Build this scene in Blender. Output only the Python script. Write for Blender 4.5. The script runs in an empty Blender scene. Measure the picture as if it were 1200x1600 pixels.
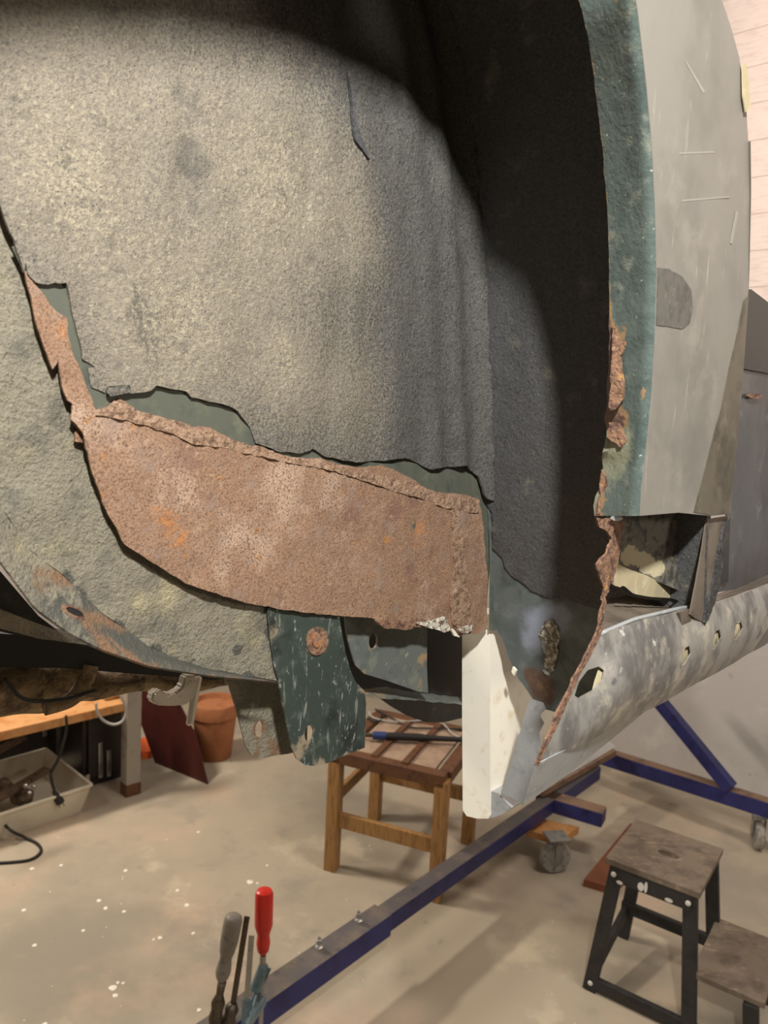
import bpy, bmesh, random, math
import numpy as np
from math import sin, cos, radians, pi, sqrt, exp
from mathutils import Vector, Matrix, noise
from mathutils.geometry import delaunay_2d_cdt

# ------------------------------------------------------------------ camera, world, lights
random.seed(7)
scene = bpy.context.scene
COL = scene.collection
F, H = 1200.0, 1.8
PITCH, ROLL, TH = radians(7), radians(3), radians(43)
R0 = Vector((1, 0, 0)); U0 = Vector((0, sin(PITCH), cos(PITCH))); FW = Vector((0, cos(PITCH), -sin(PITCH)))
RT = R0 * cos(ROLL) + U0 * sin(ROLL); UP = -R0 * sin(ROLL) + U0 * cos(ROLL)
A = Vector((sin(TH), cos(TH), 0)); B = Vector((cos(TH), -sin(TH), 0)); Z = Vector((0, 0, 1))   # along the car, out of its side, up
CAM = Vector((0, 0, H))
cd = bpy.data.cameras.new('camera'); cam = bpy.data.objects.new('camera', cd); COL.objects.link(cam)
cd.sensor_fit = 'VERTICAL'; cd.sensor_height = 36; cd.lens = 36 * F / 1600; cd.clip_start = 0.02
cam.matrix_world = Matrix(((RT.x, UP.x, -FW.x, 0), (RT.y, UP.y, -FW.y, 0), (RT.z, UP.z, -FW.z, H), (0, 0, 0, 1)))
scene.camera = cam
cd.dof.use_dof = True; cd.dof.focus_distance = 0.85; cd.dof.aperture_fstop = 9.0

def C(s, w, z): return A * s + B * w + Z * z          # car frame -> world

world = bpy.data.worlds.new('world'); scene.world = world; world.use_nodes = True
world.node_tree.nodes['Background'].inputs[0].default_value = (1, .93, .85, 1)
world.node_tree.nodes['Background'].inputs[1].default_value = 0.008
def lamp(name, kind, loc, power, size, color=(1, 1, 1), target=None, size_y=None):
    d = bpy.data.lights.new(name, kind); d.energy = power; d.color = color
    if kind == 'AREA':
        d.size = size
        if size_y: d.shape = 'RECTANGLE'; d.size_y = size_y
    else: d.shadow_soft_size = size
    o = bpy.data.objects.new(name, d); COL.objects.link(o); o.location = loc
    if target is not None: o.rotation_euler = (Vector(target) - Vector(loc)).to_track_quat('-Z', 'Y').to_euler()
    return o
lamp('work_lamp', 'POINT', C(-0.10, 0.30, 2.60), 150, 0.045, (1, .97, .92))
lamp('ceiling_tube_far', 'AREA', C(2.2, 0.2, 3.9), 85, 1.3, (1, .88, .8), C(3.9, -.9, 3.0), 0.3)
lamp('bench_wall_lamp', 'AREA', C(0.9, -3.6, 2.35), 62, 0.5, (1, .89, .76), C(1.25, -2.0, 0), 0.16)
lamp('ceiling_tube_near', 'AREA', C(-0.9, -2.6, 3.3), 36, 1.3, (1, .88, .74), C(.9, -2.2, 0), 0.3)
lamp('side_lamp', 'AREA', C(1.7, 2.3, 2.3), 17, 0.35, (1, .87, .74), C(1.9, -1.8, 0))
vs = scene.view_settings; vs.view_transform = 'Standard'; vs.look = 'None'; vs.gamma = 1; vs.exposure = 0.0; vs.use_curve_mapping = False

# ------------------------------------------------------------------ pixel -> real plane
def ray(x, y): return RT * ((x - 600) / F) + UP * ((800 - y) / F) + FW
def hit(x, y, n, v):
    d = ray(x, y); off = H if n is Z else 0
    return CAM + d * ((v - off) / d.dot(n))
def sw(p, w):                                            # list of pixels -> (s, z) on the plane at depth w
    r = []
    for x, y in p:
        q = hit(x, y, B, w); r.append((q.dot(A), q.z))
    return r
def flo(x, y, z=0.0): return hit(x, y, Z, z)
def fw(w): return lambda u, v: C(u, w, v)

# ------------------------------------------------------------------ materials
def lin(c): return tuple(((x / 255) / 12.92 if x / 255 <= .04045 else ((x / 255 + .055) / 1.055) ** 2.4) for x in c) + (1,)
class NT:
    def __init__(s, name):
        s.m = bpy.data.materials.new(name); s.m.use_nodes = True; s.t = s.m.node_tree
        s.b = s.t.nodes['Principled BSDF']; s.geo = s.t.nodes.new('ShaderNodeNewGeometry')
    def n(s, k, **kw):
        q = s.t.nodes.new(k)
        for a, b in kw.items(): setattr(q, a, b)
        return q
    def l(s, a, b): s.t.links.new(a, b)
    def noise(s, scale, detail=4, stretch=None, rough=.6, kind='noise', off=0):
        src = s.geo.outputs['Position']
        mp = s.n('ShaderNodeMapping'); mp.inputs['Location'].default_value = (off, off * .7, off * 1.3)
        if stretch: mp.inputs['Scale'].default_value = stretch
        s.l(src, mp.inputs[0]); src = mp.outputs[0]
        if kind == 'voronoi':
            q = s.n('ShaderNodeTexVoronoi'); q.inputs['Scale'].default_value = scale; s.l(src, q.inputs['Vector']); return q.outputs['Distance']
        q = s.n('ShaderNodeTexNoise'); q.inputs['Scale'].default_value = scale; q.inputs['Detail'].default_value = detail
        q.inputs['Roughness'].default_value = rough; s.l(src, q.inputs['Vector']); return q.outputs[0]
    def ramp(s, fac, lo, hi):
        q = s.n('ShaderNodeMapRange'); q.interpolation_type = 'SMOOTHSTEP'; s.l(fac, q.inputs[0])
        q.inputs[1].default_value = lo; q.inputs[2].default_value = hi; return q.outputs[0]
    def math(s, op, a, b):
        q = s.n('ShaderNodeMath', operation=op)
        for i, v in enumerate((a, b)):
            if isinstance(v, (int, float)): q.inputs[i].default_value = v
            else: s.l(v, q.inputs[i])
        return q.outputs[0]
    def attr(s, name): return s.n('ShaderNodeAttribute', attribute_name=name).outputs['Fac']
    def mix(s, fac, a, b):
        q = s.n('ShaderNodeMix', data_type='RGBA')
        s.l(fac, q.inputs[0])
        for i, v in ((6, a), (7, b)):
            if isinstance(v, tuple): q.inputs[i].default_value = v
            else: s.l(v, q.inputs[i])
        return q.outputs[2]
def M(name, base, layers=(), rough=.8, metal=0.0, bump=(), attrs=(), spec=.35, glow=None):
    """layers: (rgb, scale, lo, hi[, stretch, kind]); attrs: (attribute, rgb, noise scale, noise amount, lo, hi)"""
    t = NT(name); c = lin(base); i = 0
    for L in layers:
        i += 1; st = L[4] if len(L) > 4 else None; kd = L[5] if len(L) > 5 else 'noise'
        c = t.mix(t.ramp(t.noise(L[1], 5, st, .62, kd, i * 3.7), L[2], L[3]), c, lin(L[0]))
    for a, rgb, sc, amt, lo, hi in attrs:
        i += 1
        v = t.math('ADD', t.attr(a), t.math('MULTIPLY', t.math('SUBTRACT', t.noise(sc, 6, None, .65, 'noise', i * 2.3), .5), amt))
        c = t.mix(t.ramp(v, lo, hi), c, lin(rgb))
    if isinstance(c, tuple): t.b.inputs['Base Color'].default_value = c
    else: t.l(c, t.b.inputs['Base Color'])
    t.b.inputs['Roughness'].default_value = rough; t.b.inputs['Metallic'].default_value = metal
    t.b.inputs['Specular IOR Level'].default_value = spec
    prev = None
    for sc, strength, dist in bump:
        q = t.n('ShaderNodeBump'); q.inputs['Strength'].default_value = strength; q.inputs['Distance'].default_value = dist
        t.l(t.noise(sc, 4, None, .6, 'noise', sc * .01), q.inputs['Height'])
        if prev: t.l(prev, q.inputs['Normal'])
        prev = q.outputs[0]
    if prev: t.l(prev, t.b.inputs['Normal'])
    return t.m

m_under = M('underseal', (86, 85, 82), [((66, 65, 63), 260, .48, .64), ((110, 108, 102), 420, .54, .68), ((70, 69, 66), 36, .56, .74)], .6,
            bump=((650, .6, .002), (300, .5, .003), (90, .25, .005)),
            attrs=[('dust', (134, 126, 112), 380, 1.9, .22, .9), ('dust', (104, 99, 89), 42, 2.4, .85, 1.35), ('dust', (164, 155, 133), 240, 1.9, .76, 1.3), ('dust', (78, 75, 70), 480, 2.8, 1.06, 1.4), ('streak', (88, 85, 80), 90, 1.1, .32, .95)])
m_under_dark = M('underseal_dark', (80, 80, 81), [((64, 64, 65), 260, .45, .7), ((108, 107, 103), 380, .55, .75), ((120, 117, 104), 30, .55, .8)], .5,
                 bump=((600, .5, .002), (240, .4, .003), (70, .25, .005)))
m_rail = M('rail_underseal', (130, 124, 108), [((102, 99, 89), 30, .45, .7), ((154, 146, 118), 22, .52, .74), ((84, 82, 76), 420, .54, .70), ((176, 168, 142), 520, .62, .74)], .6,
           bump=((520, .5, .002), (240, .6, .004), (80, .3, .006)), attrs=[('green', (80, 80, 74), 70, 1.1, .45, .6), ('rust', (124, 98, 76), 60, .9, .45, .75)])
m_green = M('dark_green_primer', (86, 89, 79), [((104, 105, 91), 45, .5, .75), ((62, 70, 66), 25, .5, .75)], .5, bump=((200, .1, .002),))
m_rust = M('rust', (150, 120, 98), [((178, 152, 132), 13, .5, .68), ((128, 98, 86), 17, .55, .7), ((176, 126, 76), 70, .62, .72), ((112, 88, 73), 520, .46, .64), ((166, 140, 119), 160, .54, .74), ((142, 124, 112), 38, .54, .74), ((192, 166, 142), 520, .66, .76)], .85,
           bump=((650, .5, .0018), (300, .4, .002), (90, .2, .004)), attrs=[('orange', (186, 122, 62), 130, 1.2, .45, .95)], spec=.2)
m_rust2 = M('flaking_rust', (142, 110, 88), [((98, 76, 68), 120, .44, .62), ((186, 144, 92), 70, .56, .72), ((172, 154, 138), 200, .60, .76)], .8, bump=((300, .7, .003), (110, .6, .005)), spec=.25)
m_rustlip = M('tan_rust_crust', (160, 132, 110), [((118, 94, 78), 190, .46, .62), ((182, 156, 132), 90, .54, .72), ((84, 70, 62), 260, .66, .74)], .85, bump=((420, .7, .003), (140, .6, .005)), spec=.2)
m_bareblue = M('bare_blued_steel', (104, 112, 112), [((122, 130, 132), 30, .45, .7), ((82, 92, 88), 22, .5, .7), ((120, 104, 84), 48, .66, .8)], .36, .25, bump=((40, .2, .004), (300, .1, .001)),
               attrs=[('blue', (150, 158, 174), 50, .7, .4, .9), ('rust', (112, 92, 82), 70, .9, .45, .75), ('rust', (140, 118, 92), 120, 1.0, .8, 1.1)])
m_weld = M('weld_bead', (138, 132, 120), [((226, 222, 208), 160, .46, .6), ((104, 84, 66), 130, .58, .7), ((170, 174, 186), 60, .55, .7)], .3, .3, bump=((220, .8, .006),))
m_plate = M('green_bracket_paint', (58, 68, 62), [((84, 92, 86), 60, .54, .72), ((40, 47, 45), 20, .5, .7), ((150, 154, 148), 150, .60, .70, (1, 1, .5)), ((128, 132, 126), 60, .58, .7, (2.2, 2.2, .35)), ((140, 122, 100), 70, .66, .76)], .45, bump=((150, .2, .002),),
            attrs=[('rust', (146, 132, 112), 110, .8, .45, .7)])
m_plate2 = M('grey_bracket_paint', (98, 104, 100), [((120, 122, 112), 50, .5, .72), ((80, 88, 86), 30, .5, .7), ((156, 150, 130), 90, .6, .75)], .5, bump=((150, .2, .002),), attrs=[('rust', (150, 128, 98), 90, .8, .45, .7)])
m_flange = M('teal_green_paint', (92, 105, 101), [((76, 89, 86), 26, .45, .7), ((126, 132, 122), 50, .54, .72), ((206, 202, 186), 240, .66, .72)], .28, bump=((60, .35, .004), (240, .3, .002)), spec=.6,
             attrs=[('rust', (156, 128, 94), 110, 1.0, .48, .64), ('rust', (110, 86, 78), 160, 1.0, .78, .98), ('pale', (140, 144, 122), 60, .8, .5, .85)])
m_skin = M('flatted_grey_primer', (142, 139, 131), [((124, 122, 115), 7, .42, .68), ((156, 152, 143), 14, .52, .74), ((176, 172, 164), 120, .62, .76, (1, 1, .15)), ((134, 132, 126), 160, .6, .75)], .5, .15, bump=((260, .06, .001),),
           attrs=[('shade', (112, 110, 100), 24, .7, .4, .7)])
m_scratch = M('scratch', (152, 149, 141), [], .5)
m_patch = M('worn_dark_primer', (104, 103, 97), [((84, 83, 78), 70, .45, .7), ((128, 126, 118), 160, .56, .74)], .45, .2)
m_facet_shade = M('wing_facet_shade', (112, 106, 92), [((86, 82, 72), 22, .42, .66), ((134, 128, 112), 40, .55, .75)], .45, .3)  # shade of the wing's bent facet, given as a darker colour
m_sill = M('bare_sill_steel', (156, 153, 147), [((112, 110, 108), 15, .42, .62, (1.6, 1.6, .8)), ((190, 184, 168), 22, .53, .68), ((96, 98, 102), 34, .60, .72), ((224, 222, 214), 60, .62, .78)], .32, .25, bump=((18, .25, .006), (160, .1, .001)))
m_chip = M('chipped_bright_metal', (214, 208, 194), [((128, 104, 86), 150, .5, .58), ((240, 238, 230), 260, .56, .7)], .4, .1, bump=((220, .8, .005),))
m_strip = M('pale_zinc_and_highlight', (178, 182, 184), [((150, 154, 158), 40, .5, .75), ((206, 206, 202), 70, .56, .76)], .45, .3, bump=((90, .12, .002),))
m_white = M('white_primer', (238, 234, 220), [((220, 210, 184), 40, .54, .76), ((120, 108, 86), 260, .72, .78)], .6, bump=((60, .12, .003),))
m_cream = M('cream_paint', (186, 174, 142), [((210, 200, 170), 50, .5, .75), ((128, 120, 106), 45, .62, .7)], .55, bump=((120, .2, .002),))
m_inner = M('speckled_inner_panel', (112, 108, 98), [((70, 68, 64), 70, .48, .62), ((146, 140, 118), 90, .58, .72)], .6, bump=((120, .3, .003),), attrs=[('cream', (190, 180, 150), 80, .9, .48, .58)])
m_brown = M('brown_grey_steel', (126, 116, 104), [((100, 90, 80), 25, .45, .7), ((150, 136, 112), 60, .6, .78)], .5, .3, bump=((120, .2, .002),))
m_sealer = M('black_seam_sealer', (62, 62, 62), [((130, 130, 128), 130, .58, .7), ((36, 36, 36), 60, .5, .7)], .4, bump=((140, .6, .005),))
m_door = M('dark_grey_door_steel', (104, 106, 110), [((74, 76, 80), 10, .42, .66, (1, 1, .5)), ((138, 142, 146), 24, .58, .74)], .32, .55, bump=((12, .2, .008),))
m_darkpaint = M('dark_door_paint', (52, 54, 52), [((76, 72, 62), 14, .55, .75)], .4)
m_mud = M('muddy_axle', (150, 128, 98), [((188, 168, 130), 22, .5, .72), ((92, 76, 62), 40, .46, .66), ((206, 190, 150), 60, .64, .78)], .85, bump=((90, .8, .01), (260, .5, .004)))
m_dark = M('dark_chassis', (52, 53, 52), [((78, 76, 68), 60, .55, .76)], .6, bump=((160, .3, .003),))
m_chrome = M('worn_chrome', (214, 208, 194), [((120, 98, 74), 70, .58, .72)], .25, .5, bump=((60, .2, .003),))
m_floor = M('concrete_floor', (164, 153, 134), [((142, 134, 120), 1.3, .42, .66), ((178, 158, 138), 1.9, .5, .72), ((146, 138, 124), 5, .55, .75), ((122, 112, 98), 9, .66, .78), ((186, 174, 152), 3.1, .58, .74)], .8,
            bump=((30, .12, .01),))
m_speck = M('white_paint_spot', (226, 220, 206), [], .6)
m_wall = M('grey_painted_wall', (176, 172, 168), [((158, 154, 150), 1.6, .45, .7), ((196, 192, 188), 3.4, .56, .75), ((130, 126, 122), 11, .68, .78)], .8, bump=((25, .15, .01),))
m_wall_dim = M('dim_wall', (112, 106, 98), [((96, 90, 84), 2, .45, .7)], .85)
m_board = M('whitewashed_board', (216, 202, 194), [((202, 186, 178), 14, .45, .7, (1, 1, 6)), ((232, 222, 216), 40, .58, .75, (.3, .3, 6))], .55)
m_wood = M('stool_wood', (156, 118, 72), [((126, 92, 54), 34, .45, .68, (3, 3, .4)), ((176, 140, 94), 60, .58, .76, (3, 3, .4))], .55)
m_wood_dark = M('stool_wood_dark', (98, 66, 44), [((74, 48, 34), 30, .45, .7)], .6)
m_seat = M('dusty_seat_board', (158, 136, 116), [((130, 106, 88), 12, .45, .7), ((176, 156, 136), 30, .58, .75)], .8)
m_blue = M('blue_frame_paint', (42, 44, 92), [((30, 30, 70), 16, .45, .7), ((58, 60, 108), 34, .6, .76)], .4, bump=((80, .1, .002),))
m_bluetop = M('dusty_frame_top', (84, 80, 80), [((104, 94, 84), 9, .45, .7), ((64, 62, 70), 20, .55, .75)], .65)
m_rusttop = M('brown_dusty_frame_top', (120, 96, 78), [((92, 74, 64), 12, .45, .7), ((140, 116, 96), 26, .58, .75)], .75)
m_steel = M('galvanised_steel', (150, 150, 146), [((112, 108, 100), 40, .5, .72)], .38, .7)
m_tyre = M('caster_tyre', (140, 136, 128), [((84, 82, 78), 50, .5, .72)], .5)
m_black = M('black_stool_paint', (44, 43, 42), [((30, 29, 29), 20, .45, .7), ((150, 146, 138), 60, .72, .76)], .55, bump=((90, .2, .003),))
m_worn = M('worn_grey_top', (112, 100, 86), [((88, 78, 68), 13, .42, .66), ((138, 122, 104), 20, .55, .72, (1, 3, 1)), ((160, 146, 126), 36, .66, .76)], .7)
m_paintspot = M('pale_paint_spot', (200, 196, 190), [], .6)
m_red = M('red_handle_plastic', (196, 44, 34), [((160, 40, 34), 60, .55, .75)], .32)
m_greyhandle = M('worn_grey_handle', (122, 116, 106), [((150, 112, 76), 40, .6, .76), ((92, 94, 98), 50, .5, .7)], .5)
m_oldsteel = M('old_brown_steel', (84, 74, 60), [((60, 54, 46), 60, .45, .7), ((116, 104, 84), 90, .58, .75)], .45, .6)
m_teal = M('teal_holder_paint', (96, 116, 122), [((72, 92, 100), 60, .45, .7), ((130, 140, 140), 110, .6, .76)], .45)
m_terra = M('terracotta', (160, 104, 68), [((140, 88, 56), 14, .45, .7), ((176, 124, 86), 24, .58, .76)], .75)
m_soil = M('dark_soil', (52, 42, 34), [], .9)
m_redsheet = M('dark_red_board', (70, 30, 26), [((58, 26, 22), 9, .45, .7)], .5)
m_bench = M('bench_pine', (186, 138, 88), [((172, 112, 58), 20, .45, .7)], .6)
m_greypost = M('grey_post', (146, 140, 128), [((122, 112, 98), 14, .5, .72)], .6)
m_blackbox = M('black_sheet_metal', (46, 42, 40), [((66, 58, 52), 7, .5, .72)], .35, .2)
m_shiny = M('polished_strip', (214, 214, 210), [], .15, .9)
m_tub = M('off_white_plastic', (206, 200, 182), [((190, 182, 164), 6, .45, .7)], .5)
m_junk = M('rusty_scrap', (112, 94, 76), [((70, 58, 48), 40, .45, .7), ((160, 142, 116), 60, .6, .76)], .6, .3)
m_rubber_shade = M('black_rubber_and_gap_shade', (36, 34, 33), [], .6)  # also the painted black of shaded gaps by the brackets and axle
m_cable = M('grey_cable', (164, 162, 158), [], .5)
m_bluegrip = M('blue_grip', (44, 62, 110), [], .5)
m_brownboard = M('brown_hardboard', (122, 74, 50), [((104, 62, 42), 8, .45, .7)], .65)
m_orange = M('orange_plastic', (214, 92, 40), [], .5)

# ------------------------------------------------------------------ objects
def mesh_obj(name, verts, faces, mat, parent=None, smooth=False, sharp=None, attrs=None):
    base = parent.matrix_world.translation if parent else Vector((0, 0, 0))
    if parent is None:                                  # a thing of one mesh: origin at its base
        xs = [Vector(v) for v in verts]; n = len(xs)
        base = Vector((sum(v.x for v in xs) / n, sum(v.y for v in xs) / n, min(v.z for v in xs)))
    me = bpy.data.meshes.new(name); me.from_pydata([tuple(Vector(v) - base) for v in verts], [], faces); me.materials.append(mat)
    if smooth:
        me.polygons.foreach_set('use_smooth', [True] * len(me.polygons))
        if sharp: me.set_sharp_from_angle(angle=radians(sharp))
    if attrs:
        for k, vals in attrs.items():
            a = me.attributes.new(k, 'FLOAT', 'POINT'); a.data.foreach_set('value', vals)
    o = bpy.data.objects.new(name, me); COL.objects.link(o)
    if parent: link_to(o, parent)
    else: o.location = base
    return o
ROOT = {}
def link_to(o, parent):
    o.parent = parent
def empty(name, loc, label, cat, group=None):
    o = bpy.data.objects.new(name, None); COL.objects.link(o); o.location = loc; o.empty_display_size = .05
    o.matrix_world = Matrix.Translation(loc)
    return tag(o, label, cat, group)
def tag(o, label, cat, group=None):
    o['label'] = label; o['category'] = cat
    if group: o['group'] = group
    return o
def struct(o): o['kind'] = 'structure'; return o
def P(name, V, Fc, mat, parent, **k):
    """part: vertices in world space, kept relative to the thing (or part) it belongs to"""
    root = parent
    off = Vector((0, 0, 0)); q = parent
    while q: off += q.location; q = q.parent
    me = bpy.data.meshes.new(name); me.from_pydata([tuple(Vector(v) - off) for v in V], [], Fc); me.materials.append(mat)
    if k.get('smooth'):
        me.polygons.foreach_set('use_smooth', [True] * len(me.polygons))
        if k.get('sharp'): me.set_sharp_from_angle(angle=radians(k['sharp']))
    for a_, vals in (k.get('attrs') or {}).items():
        a = me.attributes.new(a_, 'FLOAT', 'POINT'); a.data.foreach_set('value', vals)
    o = bpy.data.objects.new(name, me); COL.objects.link(o); o.parent = parent
    if k.get('label'): o['label'] = k['label']
    return o
def thing1(name, V, Fc, mat, label, cat, group=None, **k):
    o = mesh_obj(name, V, Fc, mat, None, k.get('smooth', False), k.get('sharp')); return tag(o, label, cat, group)

# outline helpers
def densify(pts, step, jag=0.0, closed=True, seed=0.0):
    out = []; n = len(pts)
    for i in range(n if closed else n - 1):
        p = Vector(pts[i]); q = Vector(pts[(i + 1) % n]); L = (q - p).length
        k = max(1, int(round(L / step)))
        for j in range(k): out.append(p.lerp(q, j / k))
    if not closed: out.append(Vector(pts[-1]))
    if jag:
        for v in out:
            a = noise.noise(Vector((v.x * 70, v.y * 70, seed))) + .7 * noise.noise(Vector((v.x * 210, v.y * 210, seed + 5))) + .5 * noise.noise(Vector((v.x * 480, v.y * 480, seed + 9)))
            b = noise.noise(Vector((v.x * 70 + 50, v.y * 70, seed))) + .7 * noise.noise(Vector((v.x * 210, v.y * 210 + 50, seed + 5))) + .5 * noise.noise(Vector((v.x * 480 + 50, v.y * 480, seed + 9)))
            v.x += a * jag; v.y += b * jag
    return out
def inpoly(X, Y, poly):
    r = np.zeros(X.shape, bool); n = len(poly)
    for i in range(n):
        x1, y1 = poly[i]; x2, y2 = poly[(i + 1) % n]
        if y1 == y2: continue
        c = ((y1 > Y) != (y2 > Y)) & (X < (x2 - x1) * (Y - y1) / (y2 - y1) + x1); r ^= c
    return r
SEED = [0]
def sheet(name, outline, fmap, back, mat, parent, res=.02, step=.006, jag=0.0, thick=.0015, holes=(), disp=None, attrs=None, smooth=True, label=None, jag_holes=0.0):
    """sheet metal cut to an outline (2-D), mapped into the place by fmap, with real thickness"""
    SEED[0] += 1.7
    o2 = densify(outline, step, jag, True, SEED[0]); hs = [densify(h, step, jag_holes, True, SEED[0]) for h in holes]
    pts = list(o2); edges = [(i, (i + 1) % len(o2)) for i in range(len(o2))]
    for h in hs:
        k = len(pts); pts += h; edges += [(k + i, k + (i + 1) % len(h)) for i in range(len(h))]
    xs = [p.x for p in o2]; ys = [p.y for p in o2]
    if res:
        gx, gy = np.meshgrid(np.arange(min(xs), max(xs), res), np.arange(min(ys), max(ys), res))
        rs = np.random.RandomState(int(SEED[0] * 10)); gx = (gx + rs.uniform(-.25, .25, gx.shape) * res).ravel(); gy = (gy + rs.uniform(-.25, .25, gy.shape) * res).ravel()
        ok = inpoly(gx, gy, [tuple(p) for p in o2])
        for h in hs: ok &= ~inpoly(gx, gy, [tuple(p) for p in h])
        gx = gx[ok]; gy = gy[ok]
        bp = np.array([tuple(p) for p in pts])
        if len(gx):
            keep = np.ones(len(gx), bool)
            for i in range(0, len(gx), 2000):
                d = np.min((gx[i:i + 2000, None] - bp[None, :, 0]) ** 2 + (gy[i:i + 2000, None] - bp[None, :, 1]) ** 2, axis=1)
                keep[i:i + 2000] = d > (res * .45) ** 2
            pts += [Vector((x, y)) for x, y in zip(gx[keep], gy[keep])]
    v2, _, tris, _, _, _ = delaunay_2d_cdt(pts, edges, [], 0, 1e-7)
    v2 = [Vector(v) for v in v2]
    cx = np.array([(v2[a].x + v2[b].x + v2[c].x) / 3 for a, b, c in tris]); cy = np.array([(v2[a].y + v2[b].y + v2[c].y) / 3 for a, b, c in tris])
    ok = inpoly(cx, cy, [tuple(p) for p in o2])
    for h in hs: ok &= ~inpoly(cx, cy, [tuple(p) for p in h])
    tris = [t for t, k in zip(tris, ok) if k]
    n = len(v2); bk = Vector(back).normalized()
    front = [fmap(v.x, v.y) + (-(bk) * disp(v.x, v.y) if disp else Vector((0, 0, 0))) for v in v2]
    # orient so the front faces away from back
    s = 0
    for a, b, c in tris[:200]: s += (front[b] - front[a]).cross(front[c] - front[a]).dot(bk)
    if s > 0: tris = [(a, c, b) for a, b, c in tris]
    cnt = {}
    for t in tris:
        for i in range(3):
            e = (t[i], t[(i + 1) % 3]); cnt[e] = 1
    rim = [e for e in cnt if (e[1], e[0]) not in cnt]
    V = front + [p + bk * thick for p in front]
    Fc = [tuple(t) for t in tris] + [(c + n, b + n, a + n) for a, b, c in tris] + [(b, a, a + n, b + n) for a, b in rim]
    at = {}
    for k, f in (attrs or {}).items():
        vals = [f(v.x, v.y) for v in v2]; at[k] = vals + vals
    return P(name, V, Fc, mat, parent, smooth=smooth, sharp=50, attrs=at, label=label)
def blob(cs):
    """soft stain field from (x, y, radius, value) spots"""
    def f(x, y):
        r = 0
        for cx, cy, rad, val in cs: r += val * exp(-((x - cx) ** 2 + (y - cy) ** 2) / (rad * rad))
        return r
    return f
def pxblob(cs, w, k=None):
    r = []
    for x, y, rad, val in cs:
        (s, z), = sw([(x, y)], w); (s2, z2), = sw([(x, y + rad)], w); r.append((s, z, abs(z2 - z), val))
    return blob(r)
def resample(pts, n):
    pts = [Vector(p) for p in pts]; L = [0]
    for a, b in zip(pts, pts[1:]): L.append(L[-1] + (b - a).length)
    out = []; j = 0
    for i in range(n):
        t = L[-1] * i / (n - 1)
        while j < len(L) - 2 and L[j + 1] < t: j += 1
        out.append(pts[j].lerp(pts[j + 1], (t - L[j]) / max(1e-9, L[j + 1] - L[j])))
    return out
def spline(pts, k=8):
    pts = [Vector(p) for p in pts]; out = []
    for i in range(len(pts) - 1):
        p0 = pts[max(0, i - 1)]; p1 = pts[i]; p2 = pts[i + 1]; p3 = pts[min(len(pts) - 1, i + 2)]
        for j in range(k):
            t = j / k
            out.append(.5 * ((2 * p1) + (p2 - p0) * t + (2 * p0 - 5 * p1 + 4 * p2 - p3) * t * t + (3 * p1 - p0 - 3 * p2 + p3) * t ** 3))
    out.append(pts[-1]); return out
def loft(name, rows, mat, parent, thick, back, n=40, smooth=True, attrs=None, sub=1, label=None, wob=0):
    """a bent strip of sheet through several rows of points"""
    rs = [resample(r, n) for r in rows]
    if sub > 1:
        cols = [spline([r[i] for r in rs], sub) for i in range(n)]; rs = [[c[j] for c in cols] for j in range(len(cols[0]))]
    m = len(rs); V = [p for r in rs for p in r]
    if wob: V = [p - Vector(back).normalized() * wob * noise.noise(p * 90) for p in V]
    bk = Vector(back).normalized(); Fc = []
    for j in range(m - 1):
        for i in range(n - 1): Fc.append((j * n + i, j * n + i + 1, (j + 1) * n + i + 1, (j + 1) * n + i))
    s = sum((V[f[1]] - V[f[0]]).cross(V[f[3]] - V[f[0]]).dot(bk) for f in Fc)
    if s > 0: Fc = [f[::-1] for f in Fc]
    N = len(V); cnt = {}
    for f in Fc:
        for i in range(4): cnt[(f[i], f[(i + 1) % 4])] = 1
    rim = [e for e in cnt if (e[1], e[0]) not in cnt]
    Fc = Fc + [tuple(i + N for i in f[::-1]) for f in Fc] + [(b, a, a + N, b + N) for a, b in rim]
    at = {}
    for k, f in (attrs or {}).items():
        vals = [f(i / (n - 1), j / (m - 1)) for j in range(m) for i in range(n)]; at[k] = vals + vals
    return P(name, V + [p + bk * thick for p in V], Fc, mat, parent, smooth=smooth, sharp=50, attrs=at, label=label)
def box_data(c, ax, ay, az, bev=0.0):
    """box centred at c with half-axis vectors, edges bevelled"""
    bm = bmesh.new(); bmesh.ops.create_cube(bm, size=2.0)
    Lx, Ly, Lz = ax.length, ay.length, az.length; ux, uy, uz = ax.normalized(), ay.normalized(), az.normalized()
    for v in bm.verts: v.co = Vector((v.co.x * Lx, v.co.y * Ly, v.co.z * Lz))
    if bev: bmesh.ops.bevel(bm, geom=bm.edges[:], offset=bev, segments=2, affect='EDGES', profile=.5)
    V = [c + ux * v.co.x + uy * v.co.y + uz * v.co.z for v in bm.verts]; bm.verts.index_update()
    Fc = [[v.index for v in f.verts] for f in bm.faces]; bm.free()
    if ux.cross(uy).dot(uz) < 0: Fc = [f[::-1] for f in Fc]
    return V, Fc
def bar_data(p, q, wd, ht, up=Z, bev=.003):
    p = Vector(p); q = Vector(q); d = (q - p).normalized(); sd = d.cross(up).normalized(); u = sd.cross(d).normalized()
    return box_data((p + q) / 2, d * (q - p).length / 2, sd * wd / 2, u * ht / 2, bev)
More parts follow.
